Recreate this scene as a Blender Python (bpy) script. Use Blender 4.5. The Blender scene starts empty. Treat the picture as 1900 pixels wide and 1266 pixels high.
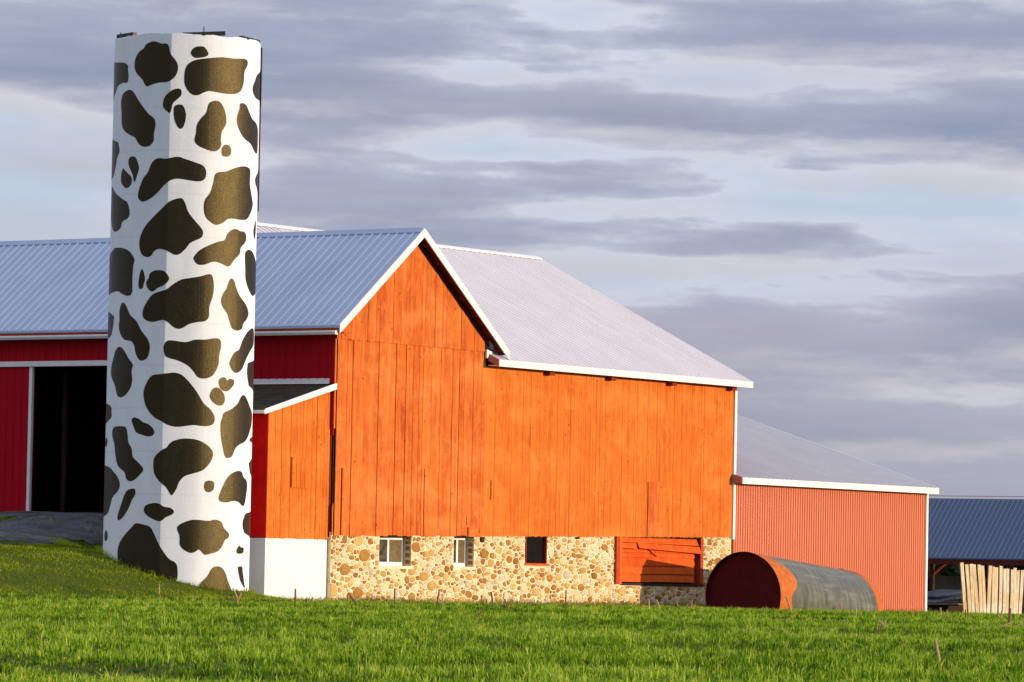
import bpy, bmesh, math, random
import numpy as np
from mathutils import Vector, Matrix

random.seed(7)
rng = np.random.default_rng(7)
S = bpy.context.scene
COL = S.collection

# ------------------------------------------------------------------ camera
cam_data = bpy.data.cameras.new('camera')
cam_data.sensor_width = 36.0
cam_data.lens = 8539.2 / 1900.0 * 36.0
cam_data.clip_start = 1.0
cam_data.clip_end = 9000.0
cam = bpy.data.objects.new('camera', cam_data)
COL.objects.link(cam)
CF = Vector((0.8249, 0.5629, 0.0510)).normalized()
CR = Vector((0.5629, -0.8263, 0.0192))
CR = (CR - CF * CR.dot(CF)).normalized()
CU = CR.cross(CF).normalized()
cam.matrix_world = Matrix((
    (CR.x, CU.x, -CF.x, -109.218),
    (CR.y, CU.y, -CF.y, -80.819),
    (CR.z, CU.z, -CF.z, 0.947),
    (0, 0, 0, 1)))
S.camera = cam

# ------------------------------------------------------------------ world
SUN_EL = math.radians(5.6)
SUN_DIR = Vector((0.330 * math.cos(SUN_EL), -0.944 * math.cos(SUN_EL), math.sin(SUN_EL))).normalized()
SUN_ROT = math.atan2(SUN_DIR.x, SUN_DIR.y)
world = bpy.data.worlds.new('World')
S.world = world
world.use_nodes = True


def build_sky():
    nt = world.node_tree
    N, L = nt.nodes, nt.links
    N.clear()
    out = N.new('ShaderNodeOutputWorld')
    sky = N.new('ShaderNodeTexSky')
    sky.sky_type = 'NISHITA'
    sky.sun_disc = False
    sky.sun_elevation = SUN_EL
    sky.sun_rotation = SUN_ROT
    sky.altitude = 150
    sky.air_density = 1.0
    sky.dust_density = 0.6
    sky.ozone_density = 1.6
    bg1 = N.new('ShaderNodeBackground')
    bg1.inputs[1].default_value = 0.15
    L.new(sky.outputs[0], bg1.inputs[0])
    tc = N.new('ShaderNodeTexCoord')

    def noise(scale, loc, detail, rough, dist, nscale=1.0):
        mp = N.new('ShaderNodeMapping')
        mp.inputs['Scale'].default_value = scale
        mp.inputs['Location'].default_value = loc
        L.new(tc.outputs['Generated'], mp.inputs[0])
        n = N.new('ShaderNodeTexNoise')
        n.inputs['Scale'].default_value = nscale
        n.inputs['Detail'].default_value = detail
        n.inputs['Roughness'].default_value = rough
        n.inputs['Distortion'].default_value = dist
        L.new(mp.outputs[0], n.inputs['Vector'])
        return n.outputs['Fac']

    def ramp(src, stops):
        r = N.new('ShaderNodeValToRGB')
        e = r.color_ramp.elements
        while len(e) > 1:
            e.remove(e[-1])
        e[0].position = stops[0][0]
        e[0].color = stops[0][1]
        for p, c in stops[1:]:
            k = e.new(p)
            k.color = c
        L.new(src, r.inputs[0])
        return r.outputs[0]

    def mixc(f, a, b, mode='MIX'):
        m = N.new('ShaderNodeMix')
        m.data_type = 'RGBA'
        m.blend_type = mode
        for sock, val in ((m.inputs[0], f), (m.inputs[6], a), (m.inputs[7], b)):
            if isinstance(val, (int, float)):
                sock.default_value = val
            elif isinstance(val, tuple):
                sock.default_value = val
            else:
                L.new(val, sock)
        return m.outputs[2]

    band = noise((7, 7, 56), (2.2, 11.4, 3.7), 4, 0.52, 0.0)
    bandh = noise((7, 7, 56), (2.2, 11.4, 3.95), 4, 0.52, 0.0)
    puff = noise((24, 24, 96), (6.1, 2.4, 1.7), 12, 0.62, 0.25)
    puffh = noise((24, 24, 96), (6.1, 2.4, 1.95), 12, 0.62, 0.25)      # the same clouds a little higher: lit edges
    soft = noise((5, 5, 26), (9.84, 7.9, 7.8), 3, 0.5, 0.0)
    warm = noise((5, 5, 40), (12.7, 10.08, 8.36), 4, 0.5, 0.0)

    def calc(op, a, b, c=None):
        m = N.new('ShaderNodeMath')
        m.operation = op
        for s_, v_ in zip(m.inputs, (a, b, c)):
            if v_ is None:
                continue
            if isinstance(v_, (int, float)):
                s_.default_value = v_
            else:
                L.new(v_, s_)
        return m.outputs[0]

    big = calc('MULTIPLY_ADD', puff, 0.27, calc('MULTIPLY', band, 0.73))
    off = calc('MULTIPLY_ADD', puffh, 0.27, calc('MULTIPLY', bandh, 0.73))
    both = calc('MULTIPLY_ADD', soft, 0.32, calc('MULTIPLY', big, 0.68))
    cloud = ramp(both, [(0.40, (0.53, 0.62, 0.78, 1)), (0.452, (0.60, 0.65, 0.76, 1)), (0.468, (0.47, 0.51, 0.62, 1)), (0.495, (0.37, 0.41, 0.535, 1)),
                        (0.545, (0.315, 0.355, 0.475, 1)), (0.60, (0.265, 0.305, 0.425, 1))])
    edge = calc('MULTIPLY_ADD', calc('SUBTRACT', off, big), 3.2, 0.10)
    edge = ramp(edge, [(0.12, (0, 0, 0, 1)), (0.55, (0.75, 0.75, 0.75, 1))])
    cloud = mixc(edge, cloud, (0.64, 0.60, 0.645, 1))
    tint = ramp(warm, [(0.48, (0, 0, 0, 1)), (0.68, (0.45, 0.45, 0.45, 1))])
    cloud = mixc(tint, cloud, (0.50, 0.44, 0.51, 1))
    sp0 = N.new('ShaderNodeSeparateXYZ')
    L.new(tc.outputs['Generated'], sp0.inputs[0])
    glow = ramp(sp0.outputs[2], [(0.0, (0.55, 0.55, 0.55, 1)), (0.085, (0, 0, 0, 1))])    # warm low air all round the horizon
    cloud = mixc(glow, cloud, (0.54, 0.49, 0.53, 1))
    bg2 = N.new('ShaderNodeBackground')
    bg2.inputs[1].default_value = 1.0
    L.new(cloud, bg2.inputs[0])
    dens = ramp(both, [(0.34, (0.8, 0.8, 0.8, 1)), (0.46, (1, 1, 1, 1))])
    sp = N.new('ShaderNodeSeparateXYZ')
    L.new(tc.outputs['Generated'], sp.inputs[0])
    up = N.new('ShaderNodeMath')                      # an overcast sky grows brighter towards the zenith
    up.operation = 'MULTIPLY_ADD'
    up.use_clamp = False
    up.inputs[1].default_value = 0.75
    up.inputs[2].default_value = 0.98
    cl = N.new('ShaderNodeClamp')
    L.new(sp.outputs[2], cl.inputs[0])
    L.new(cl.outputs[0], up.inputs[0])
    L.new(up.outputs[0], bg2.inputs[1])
    mx = N.new('ShaderNodeMixShader')
    L.new(dens, mx.inputs[0])
    L.new(bg1.outputs[0], mx.inputs[1])
    L.new(bg2.outputs[0], mx.inputs[2])
    L.new(mx.outputs[0], out.inputs[0])


build_sky()

# ------------------------------------------------------------------ sun
sun_data = bpy.data.lights.new('sun', 'SUN')
sun_data.energy = 4.9
sun_data.angle = math.radians(0.5)
sun_data.color = (1.0, 0.79, 0.56)
sun = bpy.data.objects.new('sun', sun_data)
COL.objects.link(sun)
sun.rotation_euler = SUN_DIR.to_track_quat('Z', 'Y').to_euler()

# ------------------------------------------------------------------ exposure
vs = S.view_settings
vs.view_transform = 'Standard'
vs.look = 'None'
vs.exposure = 0.0
vs.gamma = 1.0
vs.use_curve_mapping = False
S.render.engine = 'CYCLES'

# ------------------------------------------------------------------ helpers


def link(o, parent=None):
    COL.objects.link(o)
    if parent is not None:
        o.parent = parent
    return o


def tag(o, label=None, cat=None, group=None, kind=None):
    if label:
        o['label'] = label
    if cat:
        o['category'] = cat
    if group:
        o['group'] = group
    if kind:
        o['kind'] = kind
    return o


def thing(name, loc, label, cat, group=None):
    o = bpy.data.objects.new(name, None)
    o.empty_display_size = 0.3
    o.location = loc
    link(o)
    return tag(o, label, cat, group)


def org(parent):
    """world location of a (rotation-free) parent chain"""
    v = Vector((0, 0, 0))
    while parent is not None:
        v += parent.location
        parent = parent.parent
    return v


class MB:
    """collects world-space geometry; build() links it as one mesh object"""

    def __init__(self):
        self.v = []
        self.f = []

    def add(self, vs, fs):
        n = len(self.v)
        self.v.extend([tuple(p) for p in vs])
        self.f.extend([tuple(i + n for i in f) for f in fs])
        return self

    def box(self, x0, x1, y0, y1, z0, z1):
        return self.add([(x0, y0, z0), (x1, y0, z0), (x1, y1, z0), (x0, y1, z0),
                         (x0, y0, z1), (x1, y0, z1), (x1, y1, z1), (x0, y1, z1)],
                        [(3, 2, 1, 0), (4, 5, 6, 7), (0, 1, 5, 4), (1, 2, 6, 5), (2, 3, 7, 6), (3, 0, 4, 7)])

    def prism(self, poly, ext):
        """poly: 3d points (closed outline), ext: extrusion vector"""
        n = len(poly)
        a = [Vector(p) for p in poly]
        b = [p + Vector(ext) for p in a]
        return self.add(a + b, [tuple(range(n))[::-1], tuple(range(n, 2 * n))] +
                        [(i, (i + 1) % n, n + (i + 1) % n, n + i) for i in range(n)])

    def bar(self, p, q, w, h, up=(0, 0, 1)):
        p, q = Vector(p), Vector(q)
        d = (q - p).normalized()
        u = Vector(up)
        s = d.cross(u)
        if s.length < 1e-5:
            s = d.cross(Vector((1, 0, 0)))
        s.normalize()
        t = s.cross(d).normalized()
        s *= w / 2
        t *= h / 2
        return self.prism([p - s - t, p + s - t, p + s + t, p - s + t], q - p)

    def tube(self, pts, radii, seg=8, caps=True):
        pts = [Vector(p) for p in pts]
        n0 = len(self.v)
        vs = []
        for i, p in enumerate(pts):
            d = (pts[min(i + 1, len(pts) - 1)] - pts[max(i - 1, 0)]).normalized()
            s = d.cross(Vector((0.31, 0.17, 0.93)))
            if s.length < 1e-3:
                s = d.cross(Vector((1, 0, 0)))
            s.normalize()
            t = d.cross(s)
            for k in range(seg):
                a = 2 * math.pi * k / seg
                vs.append(p + (s * math.cos(a) + t * math.sin(a)) * radii[i])
        fs = []
        for i in range(len(pts) - 1):
            for k in range(seg):
                k2 = (k + 1) % seg
                fs.append((i * seg + k, i * seg + k2, (i + 1) * seg + k2, (i + 1) * seg + k))
        if caps:
            fs.append(tuple(range(seg))[::-1])
            fs.append(tuple(range((len(pts) - 1) * seg, len(pts) * seg)))
        return self.add(vs, fs)

    def build(self, name, material, parent=None, bevel=0.0, smooth=False):
        o0 = org(parent)
        me = bpy.data.meshes.new(name)
        me.from_pydata([(x - o0.x, y - o0.y, z - o0.z) for x, y, z in self.v], [], self.f)
        bm = bmesh.new()
        bm.from_mesh(me)
        bmesh.ops.recalc_face_normals(bm, faces=bm.faces)
        if bevel > 0:
            bmesh.ops.bevel(bm, geom=list(bm.edges), offset=bevel, segments=1, affect='EDGES', clamp_overlap=True)
        bm.to_mesh(me)
        bm.free()
        if smooth:
            me.polygons.foreach_set('use_smooth', [True] * len(me.polygons))
        me.materials.append(material)
        o = bpy.data.objects.new(name, me)
        return link(o, parent)


def copy_at(src, loc, parent):
    o = src.copy()
    o.location = loc
    return link(o, parent)


# ------------------------------------------------------------------ materials


class NT:
    def __init__(self, name):
        self.m = bpy.data.materials.new(name)
        self.m.use_nodes = True
        self.t = self.m.node_tree
        self.N, self.L = self.t.nodes, self.t.links
        self.bsdf = self.N['Principled BSDF']
        self.out = self.N['Material Output']
        self.geo = self.N.new('ShaderNodeNewGeometry')
        self.rand = None

    def put(self, sock, val):
        if isinstance(val, (int, float)):
            sock.default_value = val
        elif isinstance(val, tuple):
            sock.default_value = val if len(val) == 4 or sock.type == 'VECTOR' else (*val, 1)
        else:
            self.L.new(val, sock)

    def pos(self, scale=(1, 1, 1), jitter=0.0):
        mp = self.N.new('ShaderNodeMapping')
        mp.inputs['Scale'].default_value = scale
        self.L.new(self.geo.outputs['Position'], mp.inputs[0])
        if jitter:
            m = self.N.new('ShaderNodeMath')
            m.operation = 'MULTIPLY'
            m.inputs[1].default_value = jitter
            self.L.new(self.random(), m.inputs[0])
            cx = self.N.new('ShaderNodeCombineXYZ')
            for i in range(3):
                self.L.new(m.outputs[0], cx.inputs[i])
            self.L.new(cx.outputs[0], mp.inputs['Location'])
        return mp.outputs[0]

    def random(self):
        if self.rand is None:
            self.rand = self.N.new('ShaderNodeObjectInfo').outputs['Random']
        return self.rand

    def noise(self, scale, detail=4, rough=0.55, dist=0.0, jitter=0.0):
        n = self.N.new('ShaderNodeTexNoise')
        n.inputs['Scale'].default_value = 1.0
        n.inputs['Detail'].default_value = detail
        n.inputs['Roughness'].default_value = rough
        n.inputs['Distortion'].default_value = dist
        self.L.new(self.pos(scale if isinstance(scale, tuple) else (scale,) * 3, jitter), n.inputs['Vector'])
        return n.outputs['Fac']

    def voronoi(self, scale, feature='F1', out='Distance'):
        n = self.N.new('ShaderNodeTexVoronoi')
        n.feature = feature
        n.inputs['Scale'].default_value = 1.0
        self.L.new(self.pos(scale if isinstance(scale, tuple) else (scale,) * 3), n.inputs['Vector'])
        return n.outputs[out]

    def ramp(self, src, stops):
        r = self.N.new('ShaderNodeValToRGB')
        e = r.color_ramp.elements
        while len(e) > 1:
            e.remove(e[-1])
        for i, (p, c) in enumerate(stops):
            if isinstance(c, (int, float)):
                c = (c, c, c)
            k = e[0] if i == 0 else e.new(p)
            k.position = p
            k.color = (*c[:3], 1)
        self.L.new(src, r.inputs[0])
        return r.outputs[0]

    def mix(self, f, a, b, mode='MIX'):
        m = self.N.new('ShaderNodeMix')
        m.data_type = 'RGBA'
        m.blend_type = mode
        self.put(m.inputs[0], f)
        self.put(m.inputs[6], a)
        self.put(m.inputs[7], b)
        return m.outputs[2]

    def math(self, op, a, b=0.0):
        m = self.N.new('ShaderNodeMath')
        m.operation = op
        self.put(m.inputs[0], a)
        self.put(m.inputs[1], b)
        return m.outputs[0]

    def bump(self, h, strength=0.3, dist=0.01):
        b = self.N.new('ShaderNodeBump')
        b.inputs['Strength'].default_value = strength
        b.inputs['Distance'].default_value = dist
        self.L.new(h, b.inputs['Height'])
        self.L.new(b.outputs[0], self.bsdf.inputs['Normal'])

    def fin(self, color, rough=0.7, metal=0.0, spec=0.5):
        self.put(self.bsdf.inputs['Base Color'], color)
        self.put(self.bsdf.inputs['Roughness'], rough)
        self.put(self.bsdf.inputs['Metallic'], metal)
        self.put(self.bsdf.inputs['Specular IOR Level'], spec)
        return self.m


def wood_paint(name, a, b, dark, streak=0.55, rough=0.75, fine=1.0):
    """old painted boards: tint per board, vertical grain, drips, knots"""
    n = NT(name)
    base = n.ramp(n.random(), [(0.0, a), (0.5, tuple((p + q) / 2 for p, q in zip(a, b))), (1.0, b)])
    grain = n.noise((22 * fine, 22 * fine, 0.7), 6, 0.65, 0.4, 37.0)
    wide = n.noise((2.2, 2.2, 0.35), 4, 0.6, 0.6, 19.0)
    blot = n.noise((5.0, 5.0, 2.2), 4, 0.6, 0.8)
    knots = n.voronoi((3.1, 3.1, 1.9))
    c = n.mix(n.ramp(grain, [(0.36, 0.0), (0.66, streak)]), base, dark)
    c = n.mix(n.ramp(wide, [(0.5, 0.0), (0.72, streak)]), c, dark)
    c = n.mix(n.ramp(blot, [(0.5, 0.0), (0.72, 0.35)]), c, tuple(min(1, x * 1.35) for x in b))
    c = n.mix(n.ramp(knots, [(0.05, 0.9), (0.095, 0.0)]), c, tuple(x * 0.25 for x in dark))
    worn = n.noise((0.55, 0.55, 0.8), 8, 0.68, 0.6)
    c = n.mix(n.ramp(worn, [(0.46, 0.0), (0.66, 0.42)]), c, tuple(min(1, q * k) for q, k in zip(b, (0.96, 1.45, 2.2))))
    n.bump(grain, 0.6, 0.008)
    return n.fin(c, rough, 0, 0.08)


def plain(name, col, rough=0.7, metal=0.0, spec=0.4, var=0.25, scale=2.0, bump=0.0, bscale=30.0):
    n = NT(name)
    a = n.noise(scale, 5, 0.6)
    c = n.mix(n.ramp(a, [(0.3, 0.0), (0.75, 1.0)]), col, tuple(x * (1 - var) for x in col))
    if bump:
        n.bump(n.noise(bscale, 5, 0.6), bump, 0.01)
    return n.fin(c, rough, metal, spec)


def roof_metal(name, col, streakdir, rough=0.38, metal=0.25, spec=0.5):
    n = NT(name)
    st = n.noise(streakdir, 5, 0.6)
    bl = n.noise(0.7, 3, 0.5)
    c = n.mix(n.ramp(st, [(0.35, 0.0), (0.7, 0.35)]), col, tuple(x * 0.72 for x in col))
    c = n.mix(n.ramp(bl, [(0.4, 0.0), (0.7, 0.25)]), c, tuple(x * 0.8 for x in col))
    return n.fin(c, n.math('ADD', n.math('MULTIPLY', bl, 0.2), rough - 0.1), metal, spec)


ORANGE = wood_paint('barn_board_paint', (0.57, 0.132, 0.020), (0.71, 0.198, 0.036), (0.36, 0.050, 0.012), 0.75)
ORANGE_FINE = wood_paint('fine_board_paint', (0.60, 0.152, 0.019), (0.69, 0.190, 0.028), (0.41, 0.070, 0.011), 0.68, 0.75, 1.6)
DOOR_RED = wood_paint('door_plank_paint', (0.60, 0.085, 0.010), (0.72, 0.125, 0.014), (0.42, 0.045, 0.008), 0.5)
RED_METAL = roof_metal('dark_red_siding', (0.42, 0.005, 0.016), (4, 4, 0.3), 0.6, 0.0, 0.06)
LEAN_METAL = roof_metal('orange_red_siding', (0.57, 0.115, 0.033), (5, 5, 0.25), 0.43, 0.0, 1.0)
LEAN_METAL.node_tree.nodes['Principled BSDF'].inputs['Coat Weight'].default_value = 0.35
LEAN_METAL.node_tree.nodes['Principled BSDF'].inputs['Specular Tint'].default_value = (1.0, 0.9, 0.76, 1)
LEAN_METAL.node_tree.nodes['Principled BSDF'].inputs['Coat Roughness'].default_value = 0.42
ROOF_WHITE = roof_metal('pale_roof_metal', (0.64, 0.61, 0.66), (3, 0.3, 0.3), 0.5, 0.0)
ROOF_GREY = roof_metal('blue_grey_roof_metal', (0.36, 0.46, 0.64), (0.3, 3, 0.3), 0.42, 0.2)
ROOF_DULL = roof_metal('dull_grey_roof_metal', (0.42, 0.43, 0.47), (3, 0.3, 0.3), 0.5, 0.0)
RIB_DULL_LIT = roof_metal('lit_dull_grey_rib_metal', (0.54, 0.54, 0.58), (3, 0.3, 0.3), 0.45, 0.0)  # dull sheet colour lightened to stand for light on the ribs
RIB_GREY_LIT = roof_metal('lit_blue_grey_rib_metal', (0.66, 0.72, 0.84), (0.3, 3, 0.3), 0.42, 0.1)  # paler than the sheet: light caught by the ribs is put into their colour
RIB_WHITE_LIT = roof_metal('lit_pale_rib_metal', (0.74, 0.70, 0.74), (3, 0.3, 0.3), 0.45, 0.0)  # pale sheet colour raised, painting in the light on the ribs
ROOF_BLUE = roof_metal('dark_blue_roof_metal', (0.055, 0.095, 0.18), (0.3, 3, 0.3), 0.42, 0.2)
WHITE = plain('white_trim_paint', (0.80, 0.80, 0.80), 0.55, 0, 0.3, 0.12, 3.0, 0.15)
WHITE_BLOCK = plain('white_block_paint', (0.80, 0.80, 0.80), 0.7, 0, 0.2, 0.10, 1.4, 0.35, 12.0)
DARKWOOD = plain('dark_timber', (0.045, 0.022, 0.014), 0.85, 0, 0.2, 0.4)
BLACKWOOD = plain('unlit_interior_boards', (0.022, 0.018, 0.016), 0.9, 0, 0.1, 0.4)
SOFFIT = plain('red_brown_soffit', (0.13, 0.022, 0.012), 0.85, 0, 0.2, 0.4)
RED_TRIM = plain('red_trim_paint', (0.48, 0.060, 0.018), 0.65, 0, 0.1, 0.3, 6.0)
PINK_TRIM = plain('dull_pink_trim_paint', (0.42, 0.16, 0.15), 0.6, 0, 0.4, 0.2, 6.0)
DARKSTEEL = plain('dark_steel', (0.03, 0.028, 0.028), 0.5, 0.3, 0.4, 0.3)
TAN = plain('tan_plaster', (0.36, 0.25, 0.12), 0.85, 0, 0.2, 0.3, 4.0)


def glass_mat(name, a, b):
    """dusty old glass: dirt, with the view of the room painted into its colour"""
    n = NT(name)
    ns = n.noise((5, 5, 7), 4, 0.6)
    c = n.ramp(ns, [(0.35, a), (0.65, b)])
    return n.fin(c, 0.22, 0, 0.35)


GLASS_DARK = glass_mat('dusty_dim_room_glass', (0.020, 0.018, 0.012), (0.11, 0.095, 0.06))  # unlit room behind painted into the pane
GLASS_TAN = glass_mat('dusty_lit_curtain_glass', (0.14, 0.095, 0.045), (0.20, 0.145, 0.075))  # sunlit tan curtain behind painted into the pane


def stone_mat(name, a, b):
    n = NT(name)
    base = n.ramp(n.random(), [(0, a), (1, b)])
    ns = n.noise(14, 5, 0.65)
    c = n.mix(n.ramp(ns, [(0.35, 0.0), (0.7, 0.7)]), base, tuple(x * 0.62 for x in a))
    cell = n.voronoi((4.0, 4.0, 6.0), 'F1', 'Color')
    c = n.mix(0.25, c, n.mix(1.0, c, n.ramp(cell, [(0, 0.55), (1, 1.25)]), 'MULTIPLY'))
    n.bump(ns, 0.6, 0.012)
    return n.fin(c, 0.85, 0, 0.1)


STONE_PALE = stone_mat('pale_cream_stone', (0.66, 0.53, 0.31), (0.80, 0.70, 0.47))
STONE_OCHRE = stone_mat('ochre_stone', (0.52, 0.31, 0.09), (0.68, 0.48, 0.20))
STONE_BROWN = stone_mat('brown_stone', (0.30, 0.135, 0.03), (0.50, 0.27, 0.07))
STONE_GREY = stone_mat('grey_stone', (0.52, 0.44, 0.31), (0.66, 0.57, 0.42))


def mortar_mat():
    n = NT('cream_mortar')
    a = n.noise(5, 6, 0.65)
    c = n.mix(n.ramp(a, [(0.35, 0.0), (0.7, 1.0)]), (0.85, 0.75, 0.55), (0.66, 0.50, 0.28))
    n.bump(n.noise(18, 5, 0.6), 0.6, 0.02)
    return n.fin(c, 0.9, 0, 0.2)


MORTAR = mortar_mat()

# ------------------------------------------------------------------ terrain
BP = np.array([[-60, 0], [-4.2, 0.0], [-2.6, 0.10], [-1.3, 0.33], [-0.4, 0.68], [0.9, 1.05], [2.2, 1.36], [4, 1.46], [9, 1.55], [60, 1.8]])


def sstep(t):
    t = np.clip(t, 0, 1)
    return t * t * (3 - 2 * t)


# furrow across the near field (a tractor rut): polyline in plan
RUT = [(-62.5, -32.5), (-66.5, -38.5), (-71.0, -46.5), (-76.5, -56.0)]


def rut_dist(x, y):
    d = np.full(np.shape(x), 1e9)
    for (x0, y0), (x1, y1) in zip(RUT[:-1], RUT[1:]):
        dx, dy = x1 - x0, y1 - y0
        t = np.clip(((x - x0) * dx + (y - y0) * dy) / (dx * dx + dy * dy), 0, 1)
        d = np.minimum(d, np.hypot(x - x0 - t * dx, y - y0 - t * dy))
    return d


def height(x, y):
    x = np.asarray(x, float)
    y = np.asarray(y, float)
    base = 0.07 - 0.0048 * np.clip(x, 0, 60)
    far = np.hypot(x + 109.2, y + 80.8)                     # the field dips a little towards the near side
    base = base - 0.12 * sstep((90 - far) / 50) - 0.6 * sstep((32 - far) / 24)
    base = base + 0.03 * np.sin(x * 0.31 + y * 0.17) * np.sin(y * 0.23 - x * 0.11) + 0.015 * np.sin(x * 0.9 + 1.3 * y)
    s = y - 0.17 * np.clip(-7.5 - x, 0, 40)
    bank = np.interp(s, BP[:, 0], BP[:, 1])
    side = sstep((-3.7 - x) / 2.6)
    side = np.maximum(side, sstep((y - 3) / 3) * (x < 0.3))
    bank = bank * side
    up = sstep((x + 9.5) / 9.0) * sstep((y - 3.5) / 5.0) * 0.98 * (x < 0.35)
    bank = (bank + up) * (1 - sstep((x - 0.3) / 0.6))
    fade = 1 - sstep((-x - 45) / 40)
    rut = -0.15 * np.exp(-(rut_dist(x, y) / 0.8) ** 2) * (0.75 + 0.35 * np.sin(x * 0.8 + y * 0.5))
    return base + bank * fade + rut


def hz(x, y):
    return float(height(x, y))


def ground_mat():
    n = NT('field_soil_and_turf')
    a = n.noise(0.6, 6, 0.6)
    b = n.noise(6.0, 5, 0.7)
    c = n.mix(n.ramp(a, [(0.35, 0.0), (0.7, 1.0)]), (0.050, 0.085, 0.006), (0.095, 0.120, 0.010))
    c = n.mix(n.ramp(b, [(0.5, 0.0), (0.75, 0.6)]), c, (0.10, 0.08, 0.030))
    n.bump(b, 0.6, 0.05)
    return n.fin(c, 0.95, 0, 0.1)


def axis(lo, hi, fine_lo, fine_hi, step, coarse):
    a = np.arange(fine_lo, fine_hi + 1e-6, step)
    pre = [fine_lo]
    s = step
    while pre[-1] > lo:
        s = min(s * 1.25, coarse)
        pre.append(max(lo, pre[-1] - s))
    post = [fine_hi]
    s = step
    while post[-1] < hi:
        s = min(s * 1.25, coarse)
        post.append(min(hi, post[-1] + s))
    return np.concatenate([np.array(pre[::-1][:-1]), a, np.array(post[1:])])


def grid_mesh(name, xs, ys, zf, material, mask=None):
    X, Y = np.meshgrid(xs, ys)
    Z = zf(X, Y)
    nx, ny = len(xs), len(ys)
    v = np.stack([X, Y, Z], -1).reshape(-1, 3)
    i = np.arange(ny - 1)[:, None] * nx + np.arange(nx - 1)[None, :]
    f = np.stack([i, i + 1, i + nx + 1, i + nx], -1).reshape(-1, 4)
    if mask is not None:
        cx = (X[:-1, :-1] + X[1:, 1:]) / 2
        cy = (Y[:-1, :-1] + Y[1:, 1:]) / 2
        f = f[mask(cx, cy).reshape(-1)]
        used = np.unique(f)
        remap = np.zeros(len(v), int)
        remap[used] = np.arange(len(used))
        v = v[used]
        f = remap[f]
    me = bpy.data.meshes.new(name)
    me.from_pydata(v.tolist(), [], f.tolist())
    me.polygons.foreach_set('use_smooth', [True] * len(me.polygons))
    me.materials.append(material)
    return link(bpy.data.objects.new(name, me))


g = grid_mesh('field', axis(-3000, 4000, -84, 30, 0.6, 300), axis(-3000, 4000, -66, 24, 0.6, 300), height, ground_mat())
tag(g, 'flat green field running from the foreground past the barn', kind='structure')


def gravel_mat():
    n = NT('grey_gravel')
    v = n.voronoi(9.0, 'F1', 'Color')
    a = n.noise(0.8, 5, 0.6)
    c = n.mix(n.ramp(a, [(0.4, 0.0), (0.65, 1.0)]), (0.105, 0.115, 0.13), (0.045, 0.05, 0.052))
    c = n.mix(0.5, c, n.mix(1.0, c, n.ramp(v, [(0, 0.5), (1, 1.5)]), 'MULTIPLY'))
    n.bump(n.voronoi(9.0), 0.7, 0.03)
    return n.fin(c, 0.95, 0, 0.15)


def drive_mask(x, y):
    edge = 5.4 + 0.35 * np.sin(x * 0.9) + 0.2 * np.sin(x * 2.3 + 1) + 0.12 * np.clip(-6 - x, 0, 30)
    isl = ((x + 5.0) / 2.6) ** 2 + ((y - 9.9) / 0.6) ** 2 < 1 + 0.3 * np.sin(x * 3)
    isl |= ((x + 2.2) / 1.1) ** 2 + ((y - 11.9) / 0.7) ** 2 < 1 + 0.4 * np.sin(x * 5)
    isl |= (np.sin(x * 1.3 + 2 * np.sin(y * 0.9)) * np.sin(y * 1.7 + x * 0.4) > 0.72) & (y < 8.5)
    return (y > edge) & ~isl


g = grid_mesh('gravel_drive', np.arange(-40, -0.2, 0.25), np.arange(4.5, 26, 0.25), lambda x, y: height(x, y) + 0.012 + 0.012 * np.sin(x * 2.1) * np.sin(y * 2.7), gravel_mat(), drive_mask)
tag(g, 'grey gravel drive climbing to the open barn door', kind='structure')

# ------------------------------------------------------------------ silo
SX, SY, SR = -6.4, 0.75, 2.083
SF = Vector((CF.x, CF.y)).normalized()
SRT = Vector((SF.y, -SF.x))


CORNER = -8.5                                   # the cast wall is a worn twelve sided drum


def drum(th):
    """radius factor of the twelve sided wall at an angle"""
    t = math.radians((th - CORNER) % 30.0 - 15.0)
    d = abs((th - CORNER + 180.0) % 360.0 - 180.0)
    w = 0.10 + 0.46 * max(0.0, 1.0 - max(0.0, d - 12.0) / 16.0)      # one sharp corner, the others worn round
    return 1.0 + w * (min(1.0130 * math.cos(math.radians(15)) / math.cos(t), 1.0110) - 1.0)


def on_silo(th, z, r):
    a = math.radians(th)
    r *= drum(th)
    d = -SF * math.cos(a) + SRT * math.sin(a)
    return (SX + d.x * r, SY + d.y * r, z)


def silo_white():
    n = NT('white_silo_paint')
    a = n.noise((3, 3, 1.0), 6, 0.65)
    fine = n.noise(24, 6, 0.7)
    joint = n.N.new('ShaderNodeTexWave')
    joint.wave_type = 'BANDS'
    joint.bands_direction = 'Z'
    joint.inputs['Scale'].default_value = 0.26
    joint.inputs['Distortion'].default_value = 0.15
    joint.inputs['Detail'].default_value = 3
    n.L.new(n.pos(), joint.inputs['Vector'])
    jl = n.ramp(joint.outputs['Fac'], [(0.985, 0.0), (0.999, 1.0)])
    chip = n.ramp(n.noise(7, 8, 0.75), [(0.70, 0.0), (0.74, 1.0)])
    c = n.mix(n.ramp(a, [(0.35, 0.0), (0.75, 1.0)]), (0.82, 0.86, 0.93), (0.75, 0.785, 0.85))
    c = n.mix(n.math('MULTIPLY', jl, 0.07), c, (0.35, 0.33, 0.30))
    c = n.mix(n.math('MULTIPLY', chip, 0.5), c, (0.45, 0.42, 0.38))
    h = n.math('SUBTRACT', fine, n.math('MULTIPLY', jl, 0.25))
    n.bump(n.math('SUBTRACT', h, n.math('MULTIPLY', chip, 0.5)), 0.45, 0.02)
    n.bsdf.inputs['Diffuse Roughness'].default_value = 0.3
    return n.fin(c, 0.75, 0, 0.1)


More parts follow.
